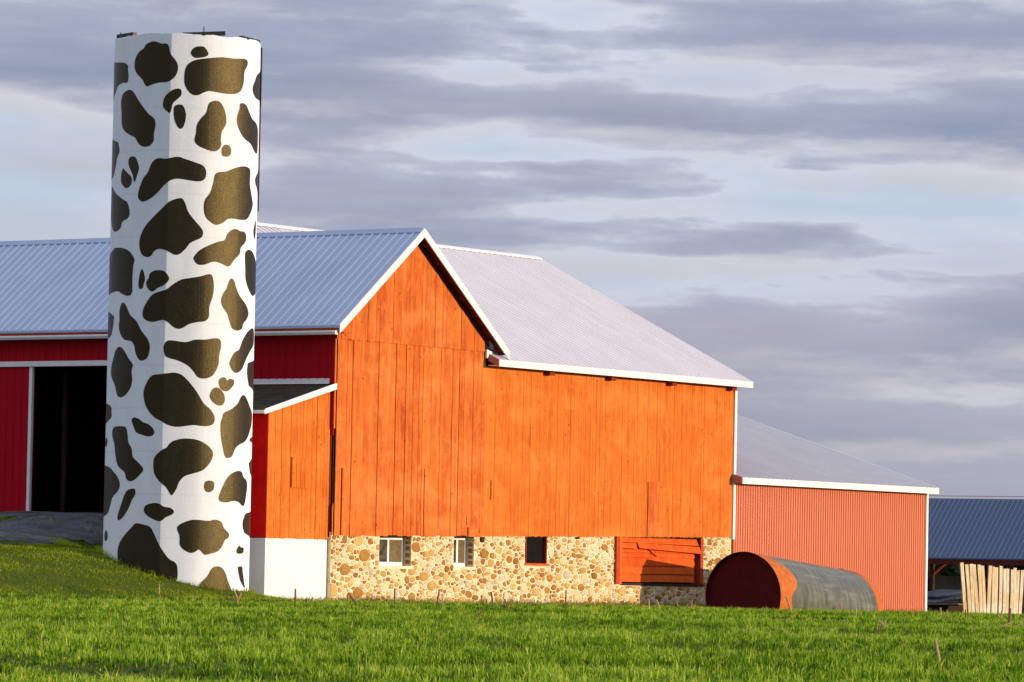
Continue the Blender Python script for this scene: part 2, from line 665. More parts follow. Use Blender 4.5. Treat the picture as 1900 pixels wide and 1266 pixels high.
def silo_black():
    n = NT('black_patch_paint')
    a = n.noise((6, 6, 3.0), 6, 0.7)
    fine = n.noise(26, 6, 0.75)
    pits = n.ramp(n.noise(16, 8, 0.8), [(0.62, 0.0), (0.70, 1.0)])
    c = n.mix(n.ramp(a, [(0.35, 0.0), (0.75, 1.0)]), (0.003, 0.005, 0.008), (0.008, 0.008, 0.008))
    n.bump(n.math('SUBTRACT', fine, n.math('MULTIPLY', pits, 0.9)), 0.75, 0.014)
    r = n.ramp(a, [(0.3, 0.37), (0.7, 0.47)])
    n.bsdf.inputs['Specular Tint'].default_value = (1.0, 0.76, 0.28, 1)
    return n.fin(c, r, 0.0, 0.50)


SILO_W, SILO_B = silo_white(), silo_black()
silo = thing('silo', (SX, SY, 0), 'tall white concrete silo painted with black cow patches beside the barn', 'silo')


def build_silo():
    n = 144
    zs = [-0.6] + [i * 0.8 for i in range(0, 20)] + [15.6]
    mb = MB()
    vs, fs = [], []
    rim = []
    for k in range(n):
        t = 360.0 * k / n
        q = 16.0 + 0.012 * math.sin(k * 0.61) + 0.015 * math.sin(k * 0.23 + 1) + random.uniform(-0.010, 0.008)
        if random.random() < 0.05:
            q -= random.uniform(0.02, 0.05)
        rim.append(q)
    for z in zs:
        for k in range(n):
            vs.append(on_silo(CORNER + 360.0 * k / n, z, SR))
    for k in range(n):
        vs.append(on_silo(CORNER + 360.0 * k / n, rim[k], SR - 0.004 + random.uniform(-0.008, 0.002)))
    for k in range(n):
        vs.append(on_silo(CORNER + 360.0 * k / n, rim[k] + random.uniform(-0.02, 0.02), SR - 0.16))
    for k in range(n):
        vs.append(on_silo(CORNER + 360.0 * k / n, 8.0, SR - 0.16))
    m = len(zs) + 3
    for i in range(m - 1):
        for k in range(n):
            k2 = (k + 1) % n
            fs.append((i * n + k, i * n + k2, (i + 1) * n + k2, (i + 1) * n + k))
    mb.add(vs, fs)
    o = mb.build('shell', SILO_W, silo)
    o.data.polygons.foreach_set('use_smooth', [True] * len(o.data.polygons))
    o.data.set_sharp_from_angle(angle=math.radians(9))


build_silo()


def smooth_closed(p, sub=4):
    n = len(p)
    out = []
    for i in range(n):
        p0, p1, p2, p3 = p[i - 1], p[i], p[(i + 1) % n], p[(i + 2) % n]
        for k in range(sub):
            t = k / sub
            t2, t3 = t * t, t * t * t
            out.append(tuple(0.5 * (2 * b + (-a + c) * t + (2 * a - 5 * b + 4 * c - d) * t2 + (-a + 3 * b - 3 * c + d) * t3)
                             for a, b, c, d in zip(p0, p1, p2, p3)))
    return out


SPOTS = [
  "-24.3,15.79 -19.4,15.76 -16.6,15.72 -12.6,15.72 -10.7,15.65 -9.2,15.44 -5.3,15.26 -3.3,15.12 -3.2,14.96 -5,14.8 -8.1,14.69 -11.9,14.63 -17.9,14.62 -23.4,14.58 -28.1,14.52 -30.7,14.59 -33.2,14.73 -39.1,14.92 -41.4,15.11 -40.4,15.34 -36.7,15.51 -32.3,15.6 -30.1,15.71",
  "6.5,15.47 8.3,15.59 11.4,15.65 15.8,15.66 18,15.61 20.2,15.49 19.8,15.41 16.7,15.36 11.6,15.33 8.4,15.36",
  "1.9,14.74 2.4,14.97 4.8,15.15 10.4,15.27 19.2,15.33 31.3,15.39 43.4,15.39 54.1,15.42 58.3,15.38 58.5,15.25 54.9,15.05 54.3,14.77 51.7,14.53 45.9,14.4 36.4,14.37 27.8,14.39 21.4,14.41 16.7,14.35 12.9,14.28 8.5,14.29 4.6,14.42 2.4,14.58",
  "-111.2,15.33 -66.8,15.29 -51.1,15.2 -49.1,15.01 -48.3,14.83 -49.8,14.67 -56.4,14.68 -65.5,14.61 -73.3,14.4 -104.2,14.25",
  "-56,14.34 -50.2,14.44 -45.1,14.45 -40.9,14.35 -36.8,14.16 -31,13.92 -26.3,13.74 -21.3,13.6 -20.2,13.41 -21.4,13.18 -21.5,12.98 -25,12.84 -30.1,12.82 -34.9,12.9 -39.2,13.09 -46.8,13.2 -53.5,13.35 -56.2,13.52 -57.1,13.84 -58.3,14.12",
  "-14.4,14.03 -13,14.21 -8.5,14.37 -3.5,14.45 -0.4,14.42 -0,14.28 -2.7,14.16 -6.4,14.03 -7.6,13.84 -8.8,13.76 -11.4,13.82 -13.8,13.91",
  "-5.6,13.78 -5.1,13.94 -2,14 1.2,13.98 3.1,13.85 3.9,13.69 3.3,13.51 1.6,13.35 -0.7,13.32 -2.9,13.41 -4.8,13.57",
  "21.4,14.04 24.6,14.13 28.7,14.15 32.2,14.08 35.3,13.89 36.9,13.66 36.3,13.48 33.1,13.29 32.3,13.05 32.8,12.9 29.6,12.75 24.9,12.72 18.9,12.78 13.8,12.86 11,12.99 11.9,13.2 12.5,13.43 15.2,13.61 19.6,13.8",
  "49.8,13.97 50.5,14.12 54.3,14.16 58.6,14.1 62.7,13.93 67.8,13.76 76.8,13.66 82.9,13.45 82.5,12.94 78.8,12.81 73.1,12.86 65.9,13.04 56.3,13.17 50.3,13.38 47.4,13.6 47.8,13.79",
  "33.2,12.74 33.8,12.85 36.7,12.93 40.6,12.9 42.2,12.77 40.8,12.63 37,12.59 34,12.62",
  "112,15.3 79.8,15.1 70.9,14.83 67.2,14.64 69.2,14.48 75.4,14.37 88.5,14.35 112,14.36",
  "-105.1,13.17 -66.2,13.04 -60.9,12.91 -59.2,12.74 -63.5,12.55 -66.7,12.3 -73.3,12.05 -97.9,12.07",
  "-45.9,12.39 -44.2,12.54 -38.7,12.54 -35.8,12.4 -34.3,12.21 -35.8,12.03 -38.1,11.84 -39.3,11.86 -40.6,12.04 -43.8,12.21",
  "-55.1,12.09 -52.8,12.24 -49.8,12.17 -44.6,12.05 -41.7,11.95 -42.1,11.77 -47.2,11.67 -52.7,11.76 -55.3,11.88",
  "-19.8,12.45 -16.4,12.49 -10.5,12.47 -1.7,12.53 4,12.47 12.2,12.38 18,12.3 20.6,12.16 20.4,11.98 17.6,11.87 12.5,11.85 6.2,11.88 -1.3,11.91 -6.9,11.86 -12,11.72 -16.5,11.54 -21.8,11.38 -27.4,11.28 -31.2,11.28 -34.4,11.39 -33.8,11.6 -30.2,11.91 -25.9,12.09 -23.2,12.32",
  "28,12.06 31.5,12.14 38,12.18 45.9,12.29 55.1,12.37 62.9,12.36 66.4,12.26 66.1,11.91 69.4,11.6 72.5,11.34 68.6,11.09 62.2,10.89 54.5,10.85 47.1,10.86 40.6,10.84 36.1,10.73 30.4,10.65 25.6,10.71 21.1,10.86 19.4,11.11 20.3,11.34 24.3,11.55 26.6,11.81",
  "112,12.51 80.3,12.19 81.2,11.87 112,11.56",
  "-78.5,11.78 -63.4,11.54 -52.3,11.37 -45.8,11.25 -43,10.97 -45.3,10.81 -52,10.73 -54.8,10.55 -61.6,10.47 -69.2,10.54 -78.3,10.95",
  "-2.2,11.34 2.2,11.36 4.8,11.23 7.4,10.98 13.2,10.72 17.8,10.54 19.4,10.41 18,10.27 13.6,10.19 9.2,10.1 5.6,9.93 1.3,9.79 -2.4,9.77 -6.3,9.84 -10.1,9.9 -14.7,9.93 -18.7,9.87 -21.3,9.74 -24.8,9.7 -29.3,9.77 -31.7,9.95 -32,10.18 -29.8,10.41 -26.2,10.61 -20,10.84 -13.5,11.06 -7.8,11.25",
  "81,10.9 75.8,10.61 78.1,10.38 81.1,10.44 82.7,10.77",
  "12.4,9.65 13.2,9.76 17.6,9.93 25.3,10.08 32.1,10.18 37.9,10.24 40.1,10.4 44,10.53 49.1,10.58 53.9,10.53 59.5,10.52 62.3,10.39 60.6,10.22 55.3,10.07 53.9,9.89 48.1,9.71 44,9.54 41.3,9.5 36.9,9.55 31.1,9.61 26.3,9.59 21.7,9.52 15.9,9.51",
  "61,9.79 61.6,9.95 67.2,10.04 75.8,9.97 84.8,9.78 106.8,9.46 110.8,9.04 84.6,8.8 76.2,8.75 68.8,8.89 63,9.15 61.8,9.52",
  "-71.6,9.9 -64.2,10 -52.9,9.99 -44.5,9.92 -39.8,9.8 -36.7,9.64 -37.7,9.46 -38.3,9.14 -38.1,8.87 -38.8,8.68 -43.2,8.62 -51.4,8.7 -59,8.77 -95.9,8.75 -108.4,9.59",
  "-31.8,9.09 -30.7,9.27 -29,9.37 -27.4,9.27 -26.2,9.09 -27.2,8.95 -28.1,8.83 -30.8,8.81 -32.1,8.91",
  "-25,8.99 -23,9.11 -22.3,9.22 -19,9.31 -14.3,9.33 -9.7,9.29 -6.4,9.13 -7,9.02 -10.8,8.9 -15.3,8.83 -19.2,8.73 -22,8.77 -24.2,8.86",
  "-19.9,8.63 -14.6,8.72 -8.1,8.79 -3.2,8.93 3,9.07 9.2,9.12 18,9.18 24.5,9.25 27.6,9.21 29.2,8.94 28.3,8.62 25.8,8.35 25.6,8.07 22.7,7.93 16.3,7.89 10,7.83 5.1,7.72 1.4,7.69 -2.4,7.75 -6.3,7.87 -10.8,7.93 -18,7.88 -23.5,7.91 -27.2,8.02 -27.3,8.22 -23.9,8.45",
  "40.5,8.87 42.7,9.06 45.1,9.17 48.6,9.1 51,8.9 55.7,8.68 63.8,8.47 68.8,8.25 65.7,8.06 60.8,7.93 58.7,7.77 52.6,7.71 47.1,7.77 44.5,7.95 41.8,8.17 37.1,8.37 35.8,8.55 37.6,8.73",
  "-52.8,7.97 -53.1,8.2 -51,8.38 -48.3,8.44 -44.8,8.35 -40,8.09 -33.2,7.9 -28.4,7.63 -22.4,7.38 -20.6,7.15 -22.1,6.9 -25.6,6.8 -29.7,6.81 -33.2,6.99 -35,7.22 -38.4,7.34 -45.8,7.39 -50.5,7.53 -53.3,7.74",
  "-103.1,8.29 -66.1,8.12 -62.9,7.91 -65.2,7.66 -71.3,7.49 -102.9,7.49",
  "-9.4,7.18 -6.6,7.34 -2.2,7.36 4.1,7.33 9.1,7.33 15.3,7.4 23.1,7.41 31.2,7.46 35.5,7.43 36.8,7.27 35.1,6.95 34.6,6.72 31.2,6.47 27.1,6.35 21.8,6.31 17.3,6.36 14.6,6.49 9.5,6.67 1.9,6.8 -4.4,6.86 -8.2,6.95",
  "46.2,6.88 50.4,7.09 56.1,7.19 60.2,7.45 67.6,7.7 78.2,7.83 84.7,7.73 84.3,7.41 73.3,7.16 65.8,6.91 60,6.63 53.8,6.52 49.1,6.56 45.4,6.74",
  "-60.6,6.92 -56.7,7.13 -50.8,7.19 -45.5,7.07 -40.6,6.86 -35.9,6.68 -36.9,6.5 -36.1,6.22 -38.1,6 -43.3,5.82 -49.2,5.76 -53.8,5.84 -57.4,6.1 -64.6,6.38 -65.1,6.61",
  "35.6,6.29 38.6,6.37 41.7,6.36 43.3,6.28 45.8,6.34 50.2,6.31 50.6,6.2 46.9,6.06 42.8,5.98 38.1,6.02 35.7,6.15",
  "28.1,5.89 30.1,6.03 34.3,6.08 38.1,6 40.9,5.87 41.4,5.71 39.1,5.59 34.7,5.58 30.3,5.67 27.8,5.8",
  "112,6.92 73.8,6.86 69,6.71 68.6,6.53 71.2,6.28 77.3,6.15 112,6.04",
  "-17.6,6.38 -11.7,6.41 -5.3,6.44 -0.3,6.46 4.7,6.41 8.5,6.3 13.6,6.1 18.2,5.88 22.9,5.62 28.4,5.46 31.6,5.31 32.5,5.2 31.5,5.06 27.4,4.99 22,4.98 15.6,5 9.3,4.97 1.9,4.94 -4.4,4.99 -9.6,5.09 -14.8,5.18 -19.6,5.34 -23.2,5.54 -25.1,5.81 -24.3,6.04 -20.9,6.27",
  "39.4,5.23 40.9,5.37 48.2,5.49 55.6,5.66 59.7,5.85 63.9,5.91 68.8,5.82 76.2,5.6 83.1,5.43 84.6,5.24 77.7,4.91 69,4.63 58.9,4.5 53.8,4.38 50.3,4.17 45.9,4.11 42.6,4.16 40,4.46 38.2,4.77 38,5.09",
  "-82,5.61 -64.9,5.53 -62.8,5.37 -66,5.15 -100.8,4.96 -109.7,5.44",
  "-35.7,5.11 -33.3,5.19 -28.7,5.15 -25,5.06 -20.1,5 -15.9,4.86 -15.6,4.73 -19.1,4.66 -24,4.69 -30.7,4.77 -33.1,4.9",
  "-59.8,4.85 -55.1,4.94 -46.3,4.95 -41.5,4.91 -39.6,4.72 -38.5,4.5 -35,4.31 -33.7,4.09 -28.5,3.93 -23.8,3.75 -26.1,3.61 -31.2,3.45 -35.9,3.4 -39.8,3.47 -42.2,3.66 -50.3,3.84 -54.1,4.14 -56.2,4.46 -59.6,4.66",
  "-15.5,3.91 -14.1,4.11 -9,4.28 -5.3,4.35 -1.6,4.51 4.6,4.6 10.8,4.62 18.4,4.59 25,4.49 29.9,4.35 31.8,4.2 30.1,4.01 26.1,3.83 21.6,3.71 15.2,3.64 9,3.56 5.1,3.4 3,3.2 -0,3.03 -1.9,3.08 -5.2,3.26 -10.4,3.41 -14.4,3.62",
  "24.7,3.28 25.7,3.42 29.1,3.46 32.6,3.43 33.4,3.31 32.1,3.18 28.6,3.13 25.9,3.17",
  "38,3.05 40.9,3.28 44.7,3.51 49.8,3.67 57.5,3.76 63.3,3.73 66.1,3.6 72.4,3.49 73.8,3.31 71.5,3.03 68.6,2.8 64.5,2.79 59.6,2.88 53.3,2.91 45.3,2.86 39.7,2.88 37.8,2.93",
  "-112,3.86 -69.4,3.83 -56,3.66 -49.9,3.5 -47.2,3.31 -49.5,3.13 -57.6,2.93 -61.6,2.68 -70.8,2.45 -112,2.41 -112,3.14",
  "-48.8,2.45 -45.9,2.68 -42.4,2.95 -39,3.13 -34.1,3.19 -31,3.18 -30.5,3.04 -33.8,2.86 -36.9,2.63 -41.9,2.41 -47.1,2.3 -49,2.34",
  "-22.5,2.59 -21.2,2.72 -15.8,2.79 -10.6,2.79 -6.1,2.7 -1.1,2.67 1.7,2.57 0.3,2.49 -4.7,2.4 -9,2.29 -14.9,2.35 -20.3,2.46",
  "-33.2,2.11 -29.4,2.22 -22.2,2.19 -16.7,2.12 -13.3,1.92 -9.2,1.63 -4.6,1.38 -0.8,1.23 3.6,1.14 5.4,0.96 4.6,0.62 -2.8,0.48 -14.3,0.47 -29.7,0.64 -43.2,0.86 -47.9,1.31 -46.8,1.59 -42.2,1.82",
  "4.3,2.11 7.3,2.23 14.7,2.34 21.1,2.35 29.2,2.33 35.5,2.37 40.9,2.3 43.4,2.14 48.6,1.99 48.2,1.87 44.5,1.8 42.2,1.64 37.7,1.48 31.2,1.41 26.4,1.38 23,1.49 21,1.51 17.9,1.44 14.1,1.43 9,1.53 6.7,1.66 6.3,1.89",
  "23.6,0.57 28.9,0.77 32.9,1 37.2,1.06 41.9,1.03 46.1,0.87 48.9,0.65 53.8,0.31 51.2,0.06 32.1,0.05 23.8,0.32",
  "58.8,1.56 62.1,1.66 64.7,1.61 68.9,1.6 69.1,1.48 64.9,1.43 60,1.43 58.2,1.48",
  "60.5,1.04 62.8,1.07 67.3,1.06 69,0.88 72,0.61 74.1,0.47 70.6,0.5 64.5,0.68 61.8,0.88",
  "112,2.59 76,2.59 69.1,2.46 66.5,2.3 68.1,2.11 75.2,1.98 112,1.85",
  "-72.1,1.95 -68.8,2.03 -65.4,1.95 -64.5,1.84 -66.9,1.72 -71.5,1.74 -73.6,1.86",
  "-74.5,4.65 -70.8,4.56 -72,4.44 -77.4,4.38 -80.7,4.52",
  "107.1,4.82 79.7,4.71 82.4,4.6 109.1,4.61",
  "112,4.22 79.8,4.05 78.7,3.88 84.2,3.68 112,3.62"]


# patches that carry on round the far side of the silo
for th0, z0, w, h in ((140, 14.5, 24, 0.7), (175, 13.4, 16, 0.9), (215, 14.8, 22, 0.6), (150, 11.8, 26, 0.8), (200, 11.2, 20, 1.0), (235, 12.7, 15, 0.6),
                      (140, 9.4, 18, 0.9), (180, 8.6, 24, 0.7), (225, 9.6, 18, 0.8), (150, 6.6, 24, 0.9), (205, 6.3, 20, 0.7), (235, 7.3, 12, 0.5),
                      (140, 3.9, 16, 0.8), (175, 3.2, 24, 0.8), (220, 4.1, 22, 0.9), (150, 1.6, 20, 0.6), (205, 1.9, 18, 0.5)):
    ph = random.random() * 6
    SPOTS.append(' '.join('%.1f,%.2f' % (th0 + w * math.cos(a) * (1 + 0.25 * math.sin(2 * a + ph)), z0 + h * math.sin(a) * (1 + 0.25 * math.cos(3 * a + ph)))
                          for a in [i * math.pi / 6 for i in range(12)]))


def paint_patch(txt):
    pts = []
    for q in txt.split():
        t0, z = map(float, q.split(','))
        t = t0
        if abs(t0) < 74:                               # keep the sideways place on the flat facets
            for _ in range(8):
                t = math.degrees(math.asin(max(-0.99, min(0.99, math.sin(math.radians(t0)) / drum(t)))))
        pts.append((t, z))
    poly = smooth_closed([(math.radians(t) * SR, z) for t, z in pts], 4)
    bm = bmesh.new()
    vs = [bm.verts.new((u, z, 0)) for u, z in poly]
    try:
        bm.faces.new(vs)
    except ValueError:
        bm.free()
        return
    us = [p[0] for p in poly]
    zz = [p[1] for p in poly]
    for k in range(int(min(us) / 0.1) - 1, int(max(us) / 0.1) + 2):
        bmesh.ops.bisect_plane(bm, geom=bm.verts[:] + bm.edges[:] + bm.faces[:], plane_co=(k * 0.1 + 0.003, 0, 0), plane_no=(1, 0, 0))
    for k in range(-5, 9):
        for dt in (-0.9, 0.0, 0.9):
            bmesh.ops.bisect_plane(bm, geom=bm.verts[:] + bm.edges[:] + bm.faces[:], plane_co=(math.radians(CORNER + 30 * k + dt) * SR, 0, 0), plane_no=(1, 0, 0))
    bmesh.ops.triangulate(bm, faces=bm.faces)
    for v in bm.verts:
        x, y, z = on_silo(math.degrees(v.co.x / SR), v.co.y, SR + 0.006)
        v.co = (x - SX, y - SY, z)
    # wrap the rim of the paint back to the wall
    bmesh.ops.recalc_face_normals(bm, faces=bm.faces)
    for f in bm.faces:
        c = f.calc_center_median()
        if f.normal.dot(Vector((c.x, c.y, 0))) < 0:
            f.normal_flip()
    rim = [e for e in bm.edges if e.is_boundary]
    ext = bmesh.ops.extrude_edge_only(bm, edges=rim)
    for v in [q for q in ext['geom'] if isinstance(q, bmesh.types.BMVert)]:
        v.co.x *= 0.992
        v.co.y *= 0.992
    me = bpy.data.meshes.new('paint_patch')
    bm.to_mesh(me)
    bm.free()
    me.materials.append(SILO_B)
    link(bpy.data.objects.new('paint_patch', me), silo)


for s_ in SPOTS:
    paint_patch(s_)
# steel lying across the broken rim, rods and a conduit down the side
MB().bar(on_silo(-74, 16.06, 2.02), on_silo(-48, 16.06, 1.9), 0.12, 0.10).build('rim_beam', DARKSTEEL, silo)
MB().bar(on_silo(-2, 16.05, 1.4), on_silo(41, 16.12, 1.75), 0.10, 0.12).build('rim_beam', DARKSTEEL, silo)
MB().bar(on_silo(54, 16.04, 1.95), on_silo(86, 16.04, 2.02), 0.12, 0.08).build('rim_beam', DARKSTEEL, silo)
MB().tube([on_silo(-69, 15.7, 1.99), on_silo(-69, 16.16, 1.99)], [0.014, 0.014], 6).build('rod', DARKWOOD, silo)
MB().tube([on_silo(17, 15.7, 1.98), on_silo(17, 16.24, 1.98)], [0.014, 0.014], 6).build('rod', DARKWOOD, silo)
MB().tube([on_silo(93, 15.9, SR + 0.03), on_silo(93, 14.2, SR + 0.03)], [0.025, 0.025], 6).build('conduit', DARKSTEEL, silo)
MB().tube([on_silo(94, 14.2, SR + 0.03), on_silo(94, 11.2, SR + 0.03)], [0.02, 0.02], 6).build('conduit', DARKSTEEL, silo)

# ------------------------------------------------------------------ barn
barn = thing('barn', (0, 0, 0), 'large orange board barn with white metal roofs on a fieldstone basement', 'barn')
LX = 22.52
RX, RZ, RM = 3.853, 11.36, 0.747          # wing ridge and pitch
EZ, EY, RIY, RIZ = 7.60, -0.44, 8.31, 11.975   # main eave and ridge
MS = (RIZ - EZ) / (RIY - EY)


def sill_z(x):
    return 2.04 + 0.0151 * x


def rake_z(x):
    return RZ - RM * abs(x - RX)


# backing walls (one mesh: timber frame and sheathing behind the boards)
gw = MB().prism([(0.03, 0.045, 2.0), (LX - 0.02, 0.045, sill_z(LX) - 0.05), (LX - 0.02, 0.045, 7.5), (7.9, 0.045, 7.5), (7.68, 0.045, rake_z(7.68) - 0.3),
                 (RX, 0.045, RZ - 0.3), (0.03, 0.045, rake_z(0.03) - 0.3)], (0, 0.14, 0)).build('board_wall', BLACKWOOD, barn)


def board(x0, x1, z0, z1a, z1b, yf, material, parent, th=0.028):
    MB().prism([(x0, yf, z0), (x1, yf, z0), (x1, yf, z1b), (x0, yf, z1a)], (0, th, 0)).build('board', material, parent)


x = 0.10
while x < 7.78:                                       # lower tier of the gable, wide uneven boards
    w = random.choice((0.16, 0.19, 0.22, 0.25, 0.28, 0.2))
    x1 = min(x + w, 7.80)
    if 7.80 - x1 < 0.1:
        x1 = 7.80
    yf = random.uniform(-0.012, 0.012)
    g_ = random.choice((0.003, 0.004, 0.006, 0.014))
    zl = sill_z(x) + random.uniform(-0.02, 0.02)
    board(x, x1 - g_, zl, 7.87, 7.87, yf, ORANGE, gw)
    x = x1
x = 0.02
while x < 7.66:                                       # upper tier laps over the lower one
    w = random.choice((0.16, 0.19, 0.22, 0.25, 0.28, 0.2))
    x1 = min(x + w, 7.68)
    if 7.68 - x1 < 0.1:
        x1 = 7.68
    yf = random.uniform(-0.040, -0.022)
    za, zb = rake_z(x) - 0.22, rake_z(x1) - 0.22
    zlow = 7.86 + random.uniform(-0.012, 0.012)
    if x < RX < x1:
        MB().prism([(x, yf, zlow), (x1 - 0.006, yf, zlow), (x1 - 0.006, yf, zb), (RX, yf, RZ - 0.22), (x, yf, za)], (0, 0.028, 0)).build('board', ORANGE, gw)
    else:
        board(x, x1 - random.choice((0.003, 0.004, 0.011)), zlow, za, zb, yf, ORANGE, gw)
    x = x1
x = 7.80
while x < LX - 0.10:                                  # narrow boards of the long wall
    w = random.choice((0.09, 0.10, 0.115, 0.13, 0.15))
    x1 = min(x + w, LX - 0.02)
    if LX - 0.02 - x1 < 0.08:
        x1 = LX - 0.02
    yf = random.uniform(-0.004, 0.006)
    board(x, x1 - random.choice((0.002, 0.003, 0.004, 0.008)), sill_z(x) + random.uniform(-0.012, 0.012), 7.42, 7.42, yf, ORANGE_FINE, gw)
    x = x1
# broken corner boards left of the gable, and patched boards
board(-0.02, 0.05, 5.2, 7.85, 7.85, 0.0, ORANGE, gw)
board(0.0, 0.045, 2.05, 2.9, 3.0, 0.004, ORANGE, gw)
MB().box(0.0, 0.028, 0.032, 0.188, 5.0, 8.0).build('corner_return', RED_METAL, gw)
MB().box(0.0, 0.028, 0.10, 0.188, 2.0, 4.998).build('corner_return', RED_TRIM, gw)
for x0, x1, z0, z1 in ((4.62, 5.26, 2.10, 4.15), (17.22, 17.86, 2.32, 4.10), (0.42, 0.72, 2.06, 4.05), (7.0, 7.75, 2.13, 2.42), (6.9, 7.05, 2.5, 2.75)):
    MB().box(x0, x1, -0.034, -0.014, z0, z1).build('patch_board', ORANGE, gw)
MB().bar((8.2, -0.02, 3.3), (8.2, -0.02, 3.9), 0.02, 0.01, (0, 1, 0)).build('batten', DARKWOOD, gw)

# corner board and eave trim of the long wall
MB().box(LX - 0.02, LX + 0.12, -0.05, 0.10, sill_z(LX) - 0.06, 7.30).build('corner_board', WHITE, barn)

# hidden walls so the barn is a closed body
MB().box(LX - 0.16, LX - 0.03, 0.19, 16.6, 0.0, 7.5).build('end_wall', RED_METAL, barn)
MB().prism([(LX - 0.14, 0.19, 7.5), (LX - 0.14, RIY, RIZ - 0.2), (LX - 0.14, 16.6, 7.5)], (0.1, 0, 0)).build('gable_end', RED_METAL, barn)
MB().box(0.2, LX - 0.2, 16.45, 16.6, 0.0, 7.8).build('rear_wall', RED_METAL, barn)
MB().prism([(4.95, 3.0, 8.6), (4.95, RIY, RIZ - 0.15), (4.95, 13.6, 8.6)], (0.1, 0, 0)).build('gable_end', RED_METAL, barn)
MB().box(0.2, LX - 0.2, 0.2, 16.4, 2.25, 2.40).build('hay_floor', BLACKWOOD, barn)
MB().box(0.6, LX - 0.2, 3.4, 3.5, -0.3, 2.25).build('partition', BLACKWOOD, barn)

# ---- wing wall facing the drive (x = 0 plane), red metal siding with ribs
WY0, WY1, DY0, DY1, DZ0, DZ1 = 0.19, 24.0, 7.9, 11.62, 2.45, 7.14
ww = MB().box(0.0, 0.10, WY0, DY0, 1.0, 8.2).box(0.0, 0.10, DY1, WY1, 1.0, 8.2).box(0.0, 0.10, DY0, DY1, DZ1, 8.2).box(0.0, 0.10, DY0, DY1, 1.0, DZ0).build('side_wall', RED_METAL, barn)


def rib_on_wall(y, z0, z1, x, material, parent, first={}):
    key = (round(z1 - z0, 3), material.name)
    if key not in first:
        mb = MB().prism([(x, y - 0.035, z0), (x - 0.022, y - 0.014, z0), (x - 0.022, y + 0.014, z0), (x, y + 0.035, z0)], (0, 0, z1 - z0))
        first[key] = (mb.build('siding_rib', material, parent), x, y, z0)
        return
    o, fx, fy, fz = first[key]
    copy_at(o, (x - fx, y - fy, z0 - fz), parent)


y = 0.35
while y < 18:
    if y < DY0 - 0.1:
        rib_on_wall(y, 1.2, 7.98, -0.001, RED_METAL, ww)
    elif y < DY1 + 0.1:
        rib_on_wall(y, DZ1 + 0.20, 7.98, -0.001, RED_METAL, ww)
    else:
        rib_on_wall(y, 1.2, 7.98, -0.001, RED_METAL, ww)
    y += 0.3
# sliding door: red leaf slid to the left, white edge, white track
dl = MB().box(-0.14, -0.09, DY1 + 0.02, 16.4, DZ0 + 0.02, DZ1 - 0.02).build('sliding_door', RED_METAL, barn)
y = DY1 + 0.35
while y < 16.3:
    rib_on_wall(y, DZ0 + 0.05, DZ1 - 0.06, -0.141, RED_METAL, dl)
    y += 0.3
MB().box(-0.17, -0.07, DY1 - 0.10, DY1 + 0.018, DZ0 + 0.02, DZ1 - 0.02).build('door_edge', WHITE, dl)
MB().box(-0.16, -0.085, DY1 + 0.02, 16.4, DZ0 - 0.06, DZ0 + 0.018).build('door_edge', WHITE, dl)
MB().box(-0.22, -0.012, 6.6, 18.0, DZ1 - 0.01, DZ1 + 0.15).build('door_track', WHITE, barn)
MB().box(-0.05, 0.16, DY0 - 0.14, DY0 + 0.03, DZ0, DZ1 - 0.02).build('door_post', RED_TRIM, barn)
# inside the doorway
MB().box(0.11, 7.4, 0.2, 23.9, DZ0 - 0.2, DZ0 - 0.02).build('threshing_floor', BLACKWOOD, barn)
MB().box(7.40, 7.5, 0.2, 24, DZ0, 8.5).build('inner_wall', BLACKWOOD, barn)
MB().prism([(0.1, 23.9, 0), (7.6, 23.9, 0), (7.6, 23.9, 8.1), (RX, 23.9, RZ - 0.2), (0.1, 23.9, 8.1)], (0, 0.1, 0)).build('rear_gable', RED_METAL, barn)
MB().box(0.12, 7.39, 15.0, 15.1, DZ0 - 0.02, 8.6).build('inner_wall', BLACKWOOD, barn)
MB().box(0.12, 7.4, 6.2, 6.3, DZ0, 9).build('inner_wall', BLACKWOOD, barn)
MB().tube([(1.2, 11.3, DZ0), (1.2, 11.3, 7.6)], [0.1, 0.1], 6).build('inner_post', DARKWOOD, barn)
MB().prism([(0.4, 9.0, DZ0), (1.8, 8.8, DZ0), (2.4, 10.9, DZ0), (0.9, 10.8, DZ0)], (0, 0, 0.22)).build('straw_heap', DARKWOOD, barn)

# ---- wing roof
TH = 0.07


def slab(name, p0, p1, q1, q0, th, material, parent):
    """sheet p0-p1 (eave) q0-q1 (ridge) with thickness downward"""
    return MB().prism([p0, p1, q1, q0], (0, 0, -th)).build(name, material, parent)


xl = -0.345
wl = slab('roof', (xl, -0.36, rake_z(xl)), (xl, 24.3, rake_z(xl)), (RX, 24.3, RZ), (RX, -0.36, RZ), TH, ROOF_GREY, barn)
xr = 8.53
wr = slab('roof', (xr, -0.36, rake_z(xr)), (xr, 24.3, rake_z(xr)), (RX + 0.004, 24.3, RZ - 0.003), (RX + 0.004, -0.36, RZ - 0.003), TH, ROOF_WHITE, barn)


def ribs(parent, material, e, r, step, count, along, h=0.032, w=0.036):
    """roof ribs from eave point e to ridge point r repeated along a direction"""
    e, r, along = Vector(e), Vector(r), Vector(along).normalized()
    d = (r - e).normalized()
    up = along.cross(d)
    if up.z < 0:
        up = -up
    a = along
    first = MB().prism([e - a * w, e - a * w * 0.45 + up * h, e + a * w * 0.45 + up * h, e + a * w], r - e).build('roof_rib', material, parent)
    for k in range(1, count):
        copy_at(first, tuple(a * step * k), parent)


